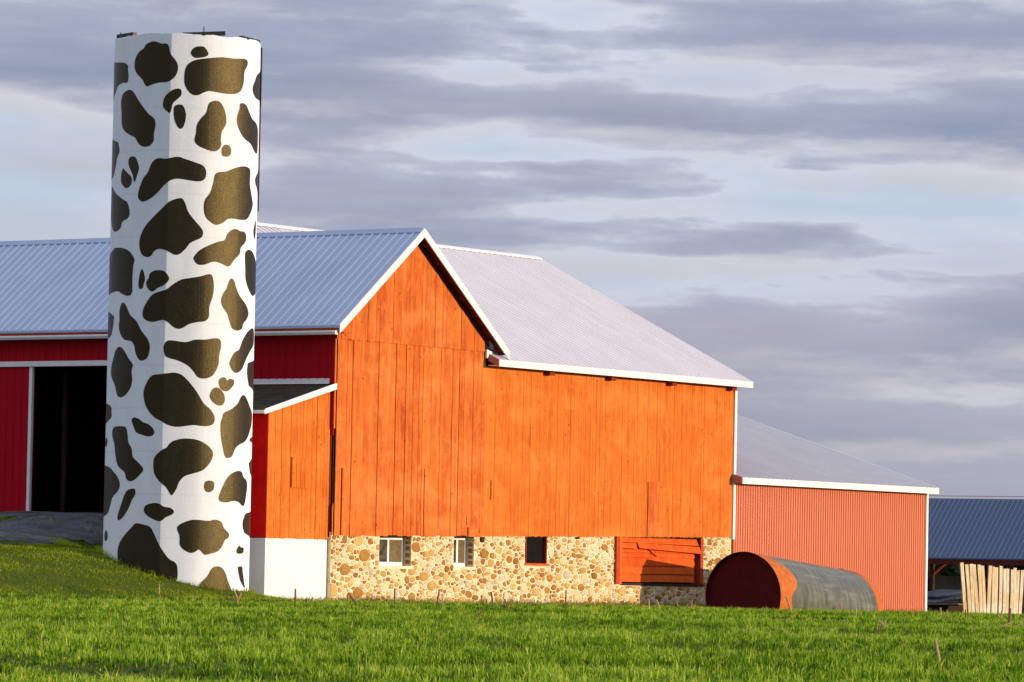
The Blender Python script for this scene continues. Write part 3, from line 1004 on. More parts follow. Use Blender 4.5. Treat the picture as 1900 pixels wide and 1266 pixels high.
ribs(wl, RIB_GREY_LIT, (xl, -0.10, rake_z(xl)), (RX - 0.1, -0.10, rake_z(RX - 0.1)), 0.305, 70, (0, 1, 0))
ribs(wr, ROOF_WHITE, (xr, -0.10, rake_z(xr)), (RX + 0.1, -0.10, rake_z(RX + 0.1)), 0.305, 30, (0, 1, 0))
MB().prism([(RX - 0.17, 0, RZ - 0.115), (RX, 0, RZ + 0.03), (RX + 0.17, 0, RZ - 0.115), (RX + 0.17, 0, RZ - 0.085), (RX, 0, RZ + 0.06), (RX - 0.17, 0, RZ - 0.085)], (0, 24.3, 0)).build('ridge_cap', ROOF_GREY, barn).location = (0, -0.36, 0)


def fascia(x0, x1, y0, y1, drop, hh, material, name):
    return MB().prism([(x0, y0, rake_z(x0) - drop), (x1, y0, rake_z(x1) - drop), (x1, y0, rake_z(x1) - drop - hh), (x0, y0, rake_z(x0) - drop - hh)], (0, y1 - y0, 0)).build(name, material, barn)


fascia(xl, RX, -0.40, -0.362, -0.035, 0.27, WHITE, 'rake_fascia')
fascia(RX + 0.002, xr, -0.40, -0.362, -0.035, 0.27, WHITE, 'rake_fascia')
so = fascia(xl + 0.1, RX, -0.36, -0.05, 0.09, 0.03, SOFFIT, 'soffit')
so = fascia(RX + 0.002, xr - 0.05, -0.36, -0.05, 0.09, 0.03, SOFFIT, 'soffit')
for k in range(7):
    xx = RX + 0.35 + k * 0.66
    zz = rake_z(xx) - 0.19
    MB().prism([(xx, -0.36, zz), (xx + 0.09, -0.36, zz - 0.067), (xx + 0.09, -0.36, zz + 0.05), (xx, -0.36, zz + 0.117 - 0.0)], (0, 0.32, 0)).build('lookout', SOFFIT, so)
MB().prism([(RX, -0.045, RZ - 0.33), (7.9, -0.045, rake_z(7.9) - 0.33), (7.9, -0.045, rake_z(7.9) - 0.11), (RX, -0.045, RZ - 0.11)], (0, 0.04, 0)).build('frieze_board', SOFFIT, barn)
# eave on the drive side
MB().box(xl + 0.03, xl + 0.07, -0.33, 24, 7.99, rake_z(xl) - 0.075).build('eave_board', RED_TRIM, barn)
MB().box(xl + 0.07, -0.0, -0.3, 24, 8.0, 8.04).build('eave_soffit', SOFFIT, barn)
gut = MB().prism([(xl - 0.12, -0.30, 8.07), (xl - 0.13, -0.30, 8.02), (xl - 0.09, -0.30, 7.95), (xl + 0.02, -0.30, 7.95), (xl + 0.02, -0.30, 8.07)], (0, 24.2, 0)).build('gutter', WHITE, barn)

# ---- main roof (ridge along x)


def main_z(y):
    return EZ + MS * (y - EY)


mr = MB().prism([(7.86, EY, EZ), (LX + 0.38, EY, EZ), (LX + 0.38, RIY, RIZ), (4.9, RIY, RIZ), (4.9, 0.25, main_z(0.25)), (7.86, 0.25, main_z(0.25))], (0, 0, -0.06)).build('roof', ROOF_WHITE, barn)
ribs(mr, RIB_WHITE_LIT, (7.96, EY, EZ), (7.96, RIY - 0.1, main_z(RIY - 0.1)), 0.305, 50, (1, 0, 0), 0.028, 0.07)
for xx in np.arange(5.2, 7.9, 0.305):
    MB().prism([(xx - 0.03, 3.4, main_z(3.4)), (xx - 0.014, 3.4, main_z(3.4) + 0.025), (xx + 0.014, 3.4, main_z(3.4) + 0.025), (xx + 0.03, 3.4, main_z(3.4))], (0, RIY - 3.5, MS * (RIY - 3.5))).build('roof_rib', ROOF_WHITE, mr)
slab('roof', (LX + 0.38, 17.0, RIZ - MS * (17 - RIY)), (4.9, 17.0, RIZ - MS * (17 - RIY)), (4.9, RIY + 0.004, RIZ - 0.002), (LX + 0.38, RIY + 0.004, RIZ - 0.002), 0.06, ROOF_WHITE, barn)
MB().prism([(4.85, RIY - 0.17, RIZ - 0.05), (4.85, RIY, RIZ + 0.035), (4.85, RIY + 0.17, RIZ - 0.05), (4.85, RIY + 0.17, RIZ - 0.02), (4.85, RIY, RIZ + 0.065), (4.85, RIY - 0.17, RIZ - 0.02)], (LX + 0.40 - 4.85, 0, 0)).build('ridge_cap', WHITE, barn)
# eave fascia, boxed soffit and its pink end, brackets, far rake trim
MB().box(7.86, LX + 0.42, EY - 0.035, EY - 0.002, EZ - 0.19, EZ + 0.015).build('eave_fascia', WHITE, barn)
MB().box(7.90, LX + 0.45, EY + 0.0, -0.03, EZ - 0.17, EZ - 0.14).build('soffit', WHITE, barn)
MB().prism([(7.83, EY - 0.03, EZ - 0.19), (7.83, -0.05, EZ - 0.02), (7.83, -0.05, main_z(-0.05) + 0.02), (7.83, EY - 0.03, EZ + 0.02)], (0.03, 0, 0)).build('eave_return', PINK_TRIM, barn)
MB().prism([(7.72, -0.10, 7.66), (8.0, -0.10, 7.66), (8.0, -0.10, 7.86), (7.72, -0.10, 7.93)], (0, 0.06, 0)).build('valley_trim', WHITE, barn)
BRACKET = plain('dark_red_bracket_paint', (0.26, 0.030, 0.012), 0.7, 0, 0.1, 0.3, 6.0)
for xx in (11.06, 14.62, 18.28, 22.03):
    MB().box(xx, xx + 0.30, -0.22, -0.035, 7.29, 7.42).build('bracket', BRACKET, barn, 0.012)
MB().prism([(LX + 0.385, EY - 0.03, EZ - 0.19), (LX + 0.385, EY - 0.03, EZ + 0.02), (LX + 0.385, RIY, RIZ + 0.03), (LX + 0.385, RIY, RIZ - 0.18)], (0.035, 0, 0)).build('rake_fascia', WHITE, barn)

# ---- fieldstone basement
OPEN = [(2.43, 4.08, 1.17, 2.5), (6.31, 7.40, 1.19, 2.5), (10.20, 11.42, 1.29, 2.5), (15.36, 20.72, 0.80, 2.6)]
sw_mb = MB()
cuts = [0.0]
for a, b, c, d in OPEN:
    cuts += [a, b]
cuts.append(LX)
for i in range(0, len(cuts), 2):
    a, b = cuts[i], cuts[i + 1]
    sw_mb.prism([(a, 0.03, -0.5), (b, 0.03, -0.5), (b, 0.03, sill_z(b) + 0.1), (a, 0.03, sill_z(a) + 0.1)], (0, 0.45, 0))
for a, b, c, d in OPEN:
    sw_mb.box(a, b, 0.03, 0.48, -0.5, c)
sw = sw_mb.build('stone_wall', MORTAR, barn)


def rubble(x0, x1, z0, z1, asp, seed):
    """irregular stones as shrunken weighted cells; returns polygons in (x, z)"""
    R = random.Random(seed)
    W, H = (x1 - x0) / asp, z1 - z0
    sites = []
    cell = 0.3
    gridd = {}

    def near(u, v, rad):
        gu, gv = int(u / cell), int(v / cell)
        for i in range(gu - 2, gu + 3):
            for j in range(gv - 2, gv + 3):
                for s in gridd.get((i, j), ()):
                    yield s
    for rad, tries in ((0.190, 26), (0.150, 60), (0.115, 260), (0.092, 1100), (0.074, 3200), (0.056, 8000), (0.040, 12000)):
        for _ in range(tries):
            u, v = R.uniform(0, W), R.uniform(0, H)
            if all((u - s[0]) ** 2 + (v - s[1]) ** 2 > ((rad + s[2]) * 0.86) ** 2 for s in near(u, v, rad)):
                s = (u, v, rad * R.uniform(0.85, 1.1))
                sites.append(s)
                gridd.setdefault((int(u / cell), int(v / cell)), []).append(s)
    out = []
    for s in sites:
        u, v, r = s
        a0 = R.uniform(0, 6)
        k = R.choice((5, 6, 7, 8))
        ex = R.uniform(0.68, 1.5)
        poly = [(u + r * 1.5 * math.cos(a0 + i * 2 * math.pi / k) * R.uniform(0.8, 1.12) * ex, v + r * 1.5 * math.sin(a0 + i * 2 * math.pi / k) * R.uniform(0.8, 1.12) / ex) for i in range(k)]
        for q in near(u, v, r):
            if q is s:
                continue
            dx, dy = q[0] - u, q[1] - v
            d = math.hypot(dx, dy)
            if d > 0.8:
                continue
            t = d * r / (r + q[2]) - R.uniform(0.006, 0.015)
            nx, ny = dx / d, dy / d
            new = []
            for i in range(len(poly)):
                p, w = poly[i], poly[(i + 1) % len(poly)]
                dp = (p[0] - u) * nx + (p[1] - v) * ny - t
                dw = (w[0] - u) * nx + (w[1] - v) * ny - t
                if dp <= 0:
                    new.append(p)
                if dp * dw < 0:
                    m = dp / (dp - dw)
                    new.append((p[0] + (w[0] - p[0]) * m, p[1] + (w[1] - p[1]) * m))
            poly = new
            if len(poly) < 3:
                break
        if len(poly) < 3:
            continue
        ch = []
        for i in range(len(poly)):                     # one corner-cutting pass rounds the stone
            p, w = poly[i], poly[(i + 1) % len(poly)]
            ln = math.hypot(p[0] - w[0], p[1] - w[1])
            if ln < 0.012:
                ch.append(((p[0] + w[0]) / 2, (p[1] + w[1]) / 2))
                continue
            ch.append((p[0] * 0.91 + w[0] * 0.09, p[1] * 0.91 + w[1] * 0.09))
            ch.append((p[0] * 0.09 + w[0] * 0.91, p[1] * 0.09 + w[1] * 0.91))
        sh = R.choice((1.0, 1.0, 1.0, 0.97, 0.92, 0.84))
        poly = [(x0 + (u + (p[0] - u) * sh) * asp, z0 + v + (p[1] - v) * sh) for p in ch]
        ar = abs(sum(poly[i][0] * poly[(i + 1) % len(poly)][1] - poly[(i + 1) % len(poly)][0] * poly[i][1] for i in range(len(poly)))) / 2
        if ar > 0.004:
            out.append((ar, poly))
    return out


def stone_geo(mb, poly, y0, proud):
    n = len(poly)
    cx = sum(p[0] for p in poly) / n
    cz = sum(p[1] for p in poly) / n
    ring0 = [(p[0], y0 + 0.03, p[1]) for p in poly]
    ring1 = [(p[0], y0 - proud * 0.45, p[1]) for p in poly]
    ring2 = [(cx + (p[0] - cx) * 0.78, y0 - proud * random.uniform(0.85, 1.1), cz + (p[1] - cz) * 0.78) for p in poly]
    fs = []
    for i in range(n):
        j = (i + 1) % n
        fs.append((i, j, n + j, n + i))
        fs.append((n + i, n + j, 2 * n + j, 2 * n + i))
        fs.append((2 * n + i, 2 * n + j, 3 * n))
    mb.add(ring0 + ring1 + ring2 + [(cx, y0 - proud * 1.05, cz)], fs)
    return mb


stones = []
for ar, poly in rubble(0.04, LX - 0.03, -0.12, 2.42, 1.5, 11):
    mx_ = sum(p[0] for p in poly) / len(poly)
    mz_ = sum(p[1] for p in poly) / len(poly)
    zt_ = max(p[1] for p in poly)
    lims = [(-1, 0, -0.015), (1, 0, LX - 0.015), (0, 1, sill_z(mx_) - 0.012)]
    skip = False
    for a, b, c, d in OPEN:
        if a - 0.6 < mx_ < b + 0.6 and mz_ > c - 0.5:
            if a < mx_ < b and mz_ > c:
                skip = True
            elif mz_ <= c and a - 0.02 < mx_ < b + 0.02:
                lims.append((0, 1, c - 0.07 if c > 1 else c - 0.10))
            elif zt_ < c - 0.02:
                pass
            elif mx_ <= a:
                lims.append((1, 0, a - 0.015))
            elif mx_ >= b:
                lims.append((-1, 0, -(b + 0.015)))
    if skip:
        continue
    for nx, nz, t in lims:
        new = []
        for i in range(len(poly)):
            p, w = poly[i], poly[(i + 1) % len(poly)]
            dp = p[0] * nx + p[1] * nz - t
            dw = w[0] * nx + w[1] * nz - t
            if dp <= 0:
                new.append(p)
            if dp * dw < 0:
                m = dp / (dp - dw)
                new.append((p[0] + (w[0] - p[0]) * m, p[1] + (w[1] - p[1]) * m))
        poly = new
        if len(poly) < 3:
            break
    if len(poly) < 3:
        continue
    ar = abs(sum(poly[i][0] * poly[(i + 1) % len(poly)][1] - poly[(i + 1) % len(poly)][0] * poly[i][1] for i in range(len(poly)))) / 2
    if ar > 0.004:
        stones.append((ar, poly))
stones.sort(key=lambda s: -s[0])
MATS = (STONE_PALE, STONE_OCHRE, STONE_BROWN, STONE_GREY)
rest = {}
for i, (ar, poly) in enumerate(stones):
    m = MATS[random.choices((0, 1, 2, 3), (36, 36, 22, 6) if i < 300 else (38, 34, 24, 4))[0]]
    if i < 300:
        stone_geo(MB(), poly, 0.03, random.uniform(0.014, 0.040)).build('stone', m, sw)
    else:
        stone_geo(rest.setdefault(m.name, (m, MB()))[1], poly, 0.03, random.uniform(0.010, 0.030))
# stones showing in the reveals of the openings join the small ones
for a, b, c, d in OPEN[:2]:
    z = c + 0.08
    while z < 2.0:
        hh = random.uniform(0.09, 0.2)
        mb = rest['brown_stone'][1]
        mb.add([(b + 0.01, 0.08, z), (b + 0.01, 0.26, z + 0.01), (b + 0.01, 0.25, z + hh), (b + 0.01, 0.07, z + hh - 0.02),
                (b - 0.03, 0.11, z + 0.025), (b - 0.03, 0.23, z + 0.03), (b - 0.03, 0.22, z + hh - 0.03), (b - 0.03, 0.10, z + hh - 0.04)],
               [(0, 1, 5, 4), (1, 2, 6, 5), (2, 3, 7, 6), (3, 0, 4, 7), (4, 5, 6, 7)])
        z += hh + random.uniform(0.03, 0.06)
for m, mb in rest.values():
    tag(mb.build('small_stones', m, sw), kind='stuff')

# basement windows
for a, b, c, mull in ((2.46, 4.06, 1.19, 3.28), (6.34, 7.38, 1.21, 6.90)):
    top = sill_z(a) - 0.015
    w = MB().box(a, b, 0.30, 0.36, c, c + 0.11).box(a, b, 0.30, 0.36, top - 0.09, top).box(a, a + 0.09, 0.30, 0.36, c + 0.11, top - 0.09).box(b - 0.09, b, 0.30, 0.36, c + 0.11, top - 0.09).build('window', WHITE, barn)
    MB().box(mull - 0.045, mull + 0.045, 0.312, 0.35, c + 0.11, top - 0.09).build('mullion', WHITE, w)
    for p0, p1, gm in ((a + 0.09, mull - 0.045, GLASS_DARK), (mull + 0.045, b - 0.09, GLASS_TAN)):
        MB().box(p0, p1, 0.326, 0.332, c + 0.11, top - 0.09).build('pane', gm, w)
    MB().box(a - 0.01, b + 0.01, 0.02, 0.30, c - 0.05, c - 0.002).build('window_sill', MORTAR, w)
a, b, c, d = OPEN[2]
w = MB().box(a, a + 0.06, 0.01, 0.14, c + 0.07, sill_z(a) + 0.0).box(b - 0.06, b, 0.01, 0.14, c + 0.07, sill_z(b) + 0.0).build('window', BRACKET, barn)
MB().box(a - 0.05, b + 0.08, -0.03, 0.16, c, c + 0.07).build('window_sill', DOOR_RED, w)
MB().box(a + 0.06, b - 0.06, 0.12, 0.126, c + 0.07, sill_z(b)).build('pane', plain('dark_interior_pane', (0.010, 0.008, 0.007), 0.7, 0, 0.05, 0.4, 5.0), w)  # black panel painted to stand for the unlit room behind
MB().box(7.72, 7.88, -0.03, 0.05, 1.97, 2.14).build('beam_end', DARKWOOD, sw)
MB().box(13.05, 13.2, -0.02, 0.05, 2.16, 2.23).build('beam_end', DARKWOOD, sw)

# plank shutter door in the wide opening
a, b, c, d = OPEN[3]
dr = MB().box(a + 0.36, 20.30, 0.17, 0.20, c + 0.05, 2.30).build('stable_door', DARKWOOD, barn)
MB().box(a - 0.02, a + 0.19, -0.06, 0.20, c - 0.05, sill_z(a) + 0.02).build('door_post', RED_TRIM, dr)
MB().box(a + 0.19, a + 0.36, -0.03, 0.18, c - 0.05, sill_z(a) + 0.02).build('door_post', DOOR_RED, dr)
x0, x1 = a + 0.37, 20.28
rows = [(0.835, 1.125, 0.0, 0.0), (1.10, 1.39, 0.0, 0.0), (1.37, 1.66, 0.0, 0.0), (1.64, 1.80, 0.0, 0.0), (1.79, 1.92, 0.0, -0.02)]
for i, (z0, z1, l, r) in enumerate(rows):
    yb = 0.055 if i < 4 else 0.06
    for s0, s1, dz in ((x0, x0 + 1.9, 0.0), (x0 + 1.905, x1, 0.012)):
        zm = (z0 + z1) / 2
        MB().add([(s0, yb, z0 + dz), (s1, yb, z0 + dz), (s1, yb + 0.055, z1 + dz), (s0, yb + 0.055, z1 + dz),
                  (s0, yb + 0.03, z0 + dz), (s1, yb + 0.03, z0 + dz), (s1, yb + 0.075, z1 + dz), (s0, yb + 0.075, z1 + dz),
                  (s0, yb + 0.015, zm), (s1, yb + 0.015, zm)],
                 [(0, 1, 9, 8), (8, 9, 2, 3), (4, 7, 6, 5), (0, 4, 5, 1), (3, 2, 6, 7), (1, 5, 6, 2, 9), (0, 8, 3, 7, 4)]).build('plank', DOOR_RED, dr)
# two loose planks at the top, hanging out of true
MB().prism([(x0, -0.02, 1.93), (x0 + 0.95, 0.0, 1.90), (x0 + 0.95, 0.05, 2.10), (x0, 0.05, 2.10)], (0, 0.03, 0.0)).build('plank', DOOR_RED, dr)
MB().prism([(x0 + 0.97, -0.07, 1.93), (x1 + 0.18, -0.11, 1.80), (x1 + 0.18, 0.0, 2.03), (x0 + 0.97, 0.02, 2.11)], (0, 0.03, 0.0)).build('plank', DOOR_RED, dr)
MB().prism([(x0, -0.01, 2.12), (x1 + 0.1, -0.03, 2.06), (x1 + 0.04, 0.03, 2.27), (x0, 0.04, 2.27)], (0, 0.03, 0.0)).build('plank', DOOR_RED, dr)
MB().bar((x0 + 1.7, 0.02, 1.90), (x0 + 2.15, 0.02, 1.68), 0.03, 0.05, (0, 1, 0)).build('loose_lath', DOOR_RED, dr)
MB().box(20.32, 20.66, 0.26, 0.40, c + 0.03, 1.62).build('inner_post', plain('worn_pale_post', (0.42, 0.27, 0.26), 0.8, 0, 0.2, 0.4, 8.0), dr)
MB().box(20.56, 20.73, 0.0, 0.24, c - 0.02, 2.33).build('door_jamb', RED_TRIM, dr)
MB().box(a + 0.36, 20.75, -0.01, 0.3, c - 0.08, c + 0.0).build('door_sill', DARKWOOD, dr)

# ------------------------------------------------------------------ board lean-to left of the gable
AX, AY, AD = -3.03, 0.15, 3.9
annex = thing('board_lean_to', (AX / 2, AY, 0), 'low orange board lean-to with white block base between silo and barn', 'lean-to')


def an_z(x):
    return 6.50 + 0.262 * x


MB().prism([(AX, AY, -0.4), (-0.035, AY, -0.4), (-0.035, AY, 1.93), (AX, AY, 1.91)], (0, 0.3, 0)).box(AX, AX + 0.3, AY + 0.3, AD, -0.4, 1.91).build('block_base', WHITE_BLOCK, annex)
aw = MB().prism([(AX + 0.03, AY + 0.03, 1.95), (-0.03, AY + 0.03, 1.95), (-0.03, AY + 0.03, an_z(0) - 0.2), (AX + 0.03, AY + 0.03, an_z(AX) - 0.16)], (0, 0.1, 0)).build('board_wall', BLACKWOOD, annex)
x = AX + 0.01
while x < -0.05:
    w = random.choice((0.09, 0.11, 0.13, 0.15))
    x1 = min(x + w, -0.02)
    if -0.02 - x1 < 0.06:
        x1 = -0.02
    yf = AY + random.uniform(-0.02, -0.006)
    board(x, x1 - random.choice((0.004, 0.005, 0.010)), 1.915 + random.uniform(-0.012, 0.012), an_z(x) - 0.15, an_z(x1) - 0.15, yf, ORANGE_FINE, aw)
    x = x1
hd = MB().box(-1.90, -1.05, AY - 0.05, AY - 0.022, 3.40, 4.30).build('hatch', ORANGE_FINE, annex)
for k in range(4):
    MB().box(-1.89 + k * 0.21, -1.695 + k * 0.21, AY - 0.062, AY - 0.051, 3.41, 4.29).build('board', ORANGE_FINE, hd)
MB().box(AX + 0.0, AX + 0.026, AY + 0.012, AD, 1.93, an_z(AX) - 0.10).build('side_wall', plain('bright_red_boards', (0.82, 0.008, 0.008), 0.7, 0, 0.05, 0.25, (4.0)), annex)
MB().box(AX, -0.1, AD - 0.1, AD, -0.2, 5.6).build('rear_wall', BLACKWOOD, annex)


def shingle_mat():
    n = NT('brown_shingles')
    v = n.voronoi((0.5, 3.2, 9.0), 'F1', 'Color')
    a = n.noise((1.0, 2.0, 6.0), 5, 0.6)
    c = n.mix(n.ramp(a, [(0.3, 0.0), (0.7, 1.0)]), (0.075, 0.055, 0.042), (0.040, 0.030, 0.024))
    c = n.mix(0.4, c, n.mix(1.0, c, n.ramp(v, [(0, 0.5), (1, 1.5)]), 'MULTIPLY'))
    return n.fin(c, 0.9, 0, 0.2)


SHING = shingle_mat()
ar_ = slab('roof', (AX - 0.36, 0.02, an_z(AX - 0.36)), (AX - 0.36, AD + 0.2, an_z(AX - 0.36)), (-0.01, AD + 0.2, an_z(-0.01)), (-0.01, 0.02, an_z(-0.01)), 0.06, SHING, annex)
for k in range(17):                                    # shingle courses, each lapping the one below
    xa, xb = AX - 0.38 + k * 0.2, AX - 0.38 + (k + 1) * 0.2 + 0.03
    MB().prism([(xa, 0.0, an_z(xa) + 0.004), (xa, 0.0, an_z(xa) + 0.024), (min(xb, -0.012), 0.0, an_z(min(xb, -0.012)) + 0.008), (min(xb, -0.012), 0.0, an_z(min(xb, -0.012)) + 0.003)], (0, AD + 0.2, 0)).build('shingle_course', SHING, ar_)
MB().prism([(AX - 0.37, -0.03, an_z(AX - 0.37) + 0.03), (0.06, -0.03, an_z(0.06) + 0.03), (0.06, -0.03, an_z(0.06) - 0.16), (AX - 0.37, -0.03, an_z(AX - 0.37) - 0.12)], (0, 0.028, 0)).build('rake_fascia', WHITE, annex)
MB().box(AX - 0.40, AX - 0.36, -0.01, AD, an_z(AX - 0.38) - 0.10, an_z(AX - 0.38) + 0.0).build('eave_fascia', WHITE, annex)
MB().prism([(-0.035, 0.2, 6.56), (-0.02, 0.2, 6.68), (-0.006, 0.2, 6.68), (-0.006, 0.2, 6.54), (-0.06, 0.2, 6.52)], (0, 3.8, 0)).build('flashing', WHITE, annex)

# ------------------------------------------------------------------ metal shed right of the barn
L2 = 35.90
lean = thing('metal_shed', (29, 0, 0), 'long low shed with ribbed orange red metal siding beyond the barn', 'shed')
lw = MB().box(LX + 0.14, L2 - 0.02, 0.03, 0.15, -0.5, 4.2).build('wall', LEAN_METAL, lean)


def panel_profile(x0, w, y, z0, z1):
    """one sheet of ribbed siding: a folded skin with thickness"""
    n = 6
    p = w / n
    pts = []
    for k in range(n):
        a = x0 + k * p
        pts += [(a, y), (a + p * 0.55, y), (a + p * 0.66, y - 0.024), (a + p * 0.89, y - 0.024)]
    pts.append((x0 + w, y))
    nn = len(pts)
    v = [(q[0], q[1], z0) for q in pts] + [(q[0], q[1], z1) for q in pts]
    return MB().add(v, [(i, i + 1, nn + i + 1, nn + i) for i in range(nn - 1)])


pw = (L2 - 0.12 - LX - 0.14) / 14
first = panel_profile(LX + 0.14, pw - 0.004, 0.024, -0.4, 4.24).build('siding_panel', LEAN_METAL, lw)
for k in range(1, 14):
    copy_at(first, (pw * k, random.uniform(-0.004, 0.002), 0), lw)
MB().box(L2 - 0.12, L2 + 0.02, -0.03, 0.12, -0.4, 4.22).build('corner_trim', WHITE, lean)
MB().box(L2 - 0.12, L2 + 0.0, 0.13, 20, -0.4, 4.3).build('end_wall', LEAN_METAL, lean)
MB().prism([(L2 - 0.1, 0.1, 4.3), (L2 - 0.1, 10.4, 7.4), (L2 - 0.1, 20, 4.4)], (0.08, 0, 0)).build('gable_end', LEAN_METAL, lean)
LS, LE = 0.311, 4.38


def le_z(y):
    return LE + LS * (y + 0.40)


lr = slab('roof', (LX + 0.14, -0.40, LE), (L2 + 0.02, -0.40, LE), (L2 + 0.02, 10.4, le_z(10.4)), (LX + 0.14, 10.4, le_z(10.4)), 0.06, ROOF_DULL, lean)
slab('roof', (L2 + 0.02, 20.8, LE), (LX + 0.14, 20.8, LE), (LX + 0.14, 10.41, le_z(10.4) - 0.003), (L2 + 0.02, 10.41, le_z(10.4) - 0.003), 0.06, ROOF_DULL, lean)
ribs(lr, RIB_DULL_LIT, (LX + 0.24, -0.40, LE), (LX + 0.24, 10.3, le_z(10.3)), 0.305, 44, (1, 0, 0), 0.028, 0.07)
MB().box(LX - 0.08, L2 + 0.05, -0.435, -0.402, LE - 0.20, LE + 0.012).build('eave_fascia', WHITE, lean)
MB().prism([(LX - 0.08, -0.40, LE - 0.20), (LX - 0.08, -0.06, LE - 0.16), (LX - 0.08, -0.06, LE + 0.12), (LX - 0.08, -0.40, LE + 0.012)], (0.2, 0, 0)).build('eave_return', PINK_TRIM, lean)
MB().box(LX + 0.14, L2 + 0.0, -0.40, 0.02, LE - 0.18, LE - 0.15).build('soffit', WHITE, lean)
MB().prism([(L2 + 0.022, -0.43, LE - 0.2), (L2 + 0.022, -0.43, LE + 0.02), (L2 + 0.022, 10.4, le_z(10.4) + 0.03), (L2 + 0.022, 10.4, le_z(10.4) - 0.18)], (0.03, 0, 0)).build('rake_fascia', WHITE, lean)

# ------------------------------------------------------------------ old tank lying in the grass
TX0, TX1, TY, TZ0, TZ1, TR = 18.43, 25.10, -2.96, 0.45, -0.09, 1.43
tank = thing('tank', (TX0, TY, 0), 'rusty grey steel tank lying on its side in front of metal shed', 'tank')


def tank_mats():
    n = NT('galvanised_tank_steel')
    a = n.noise((0.5, 9, 2.0), 6, 0.7, 0.3)
    b = n.noise((8.0, 1.2, 1.2), 5, 0.65)
    r = n.noise((1.6, 2.5, 2.5), 6, 0.65)
    c = n.mix(n.ramp(b, [(0.38, 0.0), (0.66, 1.0)]), (0.085, 0.09, 0.066), (0.21, 0.205, 0.15))
    c = n.mix(n.ramp(a, [(0.5, 0.0), (0.75, 0.55)]), c, (0.42, 0.41, 0.36))
    c = n.mix(n.ramp(r, [(0.60, 0.0), (0.70, 0.55)]), c, (0.28, 0.11, 0.03))
    n.bump(b, 0.25, 0.01)
    grey = n.fin(c, 0.36, 0.45, 0.7)
    n = NT('rust_orange_steel')
    b = n.noise(5.0, 6, 0.7)
    c = n.mix(n.ramp(b, [(0.35, 0.0), (0.7, 1.0)]), (0.56, 0.150, 0.018), (0.36, 0.080, 0.014))
    n.bump(b, 0.3, 0.01)
    rust = n.fin(c, 0.75, 0, 0.3)
    n = NT('maroon_tank_end')
    b = n.noise(3.0, 6, 0.7)
    c = n.mix(n.ramp(b, [(0.35, 0.0), (0.7, 1.0)]), (0.085, 0.004, 0.010), (0.045, 0.004, 0.008))
    return grey, rust, n.fin(c, 0.75, 0, 0.2)


T_GREY, T_RUST, T_END = tank_mats()


def tank_pt(t, a, r):
    """t along the axis 0..1, a angle: 0 = top, positive towards the viewer side"""
    return (TX0 + (TX1 - TX0) * t, TY - r * math.sin(a), TZ0 + (TZ1 - TZ0) * t + r * math.cos(a))


def tank_strip(name, f0, f1, r, m, nt, seg=72):
    vs, fs = [], []
    for i in range(seg):
        a = -math.pi + 2 * math.pi * i / seg
        lo, hi = f0(a), f1(a)
        for k in range(nt + 1):
            vs.append(tank_pt(lo + (hi - lo) * k / nt, a, r))
    n = nt + 1
    for i in range(seg):
        j = (i + 1) % seg
        for k in range(nt):
            fs.append((i * n + k, i * n + k + 1, j * n + k + 1, j * n + k))
    return MB().add(vs, fs).build(name, m, tank, smooth=True)


def wavy(a):
    """edge of the rust band: wider at the shoulder, pinched at the middle"""
    d = math.degrees(a)
    return float(np.interp(d, [-180, -60, 0, 20, 40, 58, 66, 74, 84, 92, 104, 120, 180], [0.05, 0.05, 0.06, 0.09, 0.14, 0.178, 0.182, 0.165, 0.112, 0.100, 0.125, 0.17, 0.05]))


tank_strip('shell', wavy, lambda a: 0.955, TR, T_GREY, 14)
tank_strip('rust_band', lambda a: 0.0, wavy, TR + 0.004, T_RUST, 5)
tank_strip('rust_band', lambda a: 0.945, lambda a: 1.0, TR + 0.006, T_RUST, 2)
vs = [tank_pt(0.004, -math.pi + 2 * math.pi * i / 72, TR) for i in range(72)]
vs2 = [tank_pt(0.03, -math.pi + 2 * math.pi * i / 72, TR - 0.05) for i in range(72)]
MB().add(vs + vs2 + [tank_pt(0.045, 0, 0)], [(i, (i + 1) % 72, 72 + (i + 1) % 72, 72 + i) for i in range(72)] + [(72 + i, 72 + (i + 1) % 72, 144) for i in range(72)]).build('end_cap', T_END, tank)
vs = [tank_pt(0.994, -math.pi + 2 * math.pi * i / 72, TR) for i in range(72)]
MB().add(vs + [tank_pt(0.99, 0, 0)], [(i, (i + 1) % 72, 72) for i in range(72)]).build('end_cap', T_RUST, tank)
MB().box(TX1 - 0.95, TX1 - 0.55, TY - 0.22, TY + 0.15, TZ1 + TR + 0.0, TZ1 + TR + 0.07).build('filler_cover', DARKSTEEL, tank, 0.02)

# ------------------------------------------------------------------ open pole shed far right
PX, PZ0 = 60.0, 2.05
pole = thing('pole_shed', (PX, 12, hz(PX, 12)), 'open fronted pole shed with dark blue metal roof at far right', 'shed')
pr = slab('roof', (PX - 0.25, 7.4, PZ0), (PX - 0.25, 24, PZ0), (PX + 2.35, 24, PZ0 + 2.52), (PX + 2.35, 7.4, PZ0 + 2.52), 0.05, ROOF_BLUE, pole)
slab('roof', (PX + 5.2, 24, PZ0 + 0.2), (PX + 5.2, 7.4, PZ0 + 0.2), (PX + 2.354, 7.4, PZ0 + 2.517), (PX + 2.354, 24, PZ0 + 2.517), 0.05, ROOF_BLUE, pole)
RIBB = roof_metal('pale_blue_rib_metal', (0.22, 0.30, 0.42), (0.3, 3, 0.3), 0.4, 0.2)
ribs(pr, RIBB, (PX - 0.25, 7.5, PZ0), (PX + 2.3, 7.5, PZ0 + 2.47), 0.235, 68, (0, 1, 0), 0.03, 0.022)
MB().box(PX - 0.22, PX - 0.10, 7.5, 24, PZ0 - 0.26, PZ0 - 0.06).build('header_beam', SOFFIT, pole)
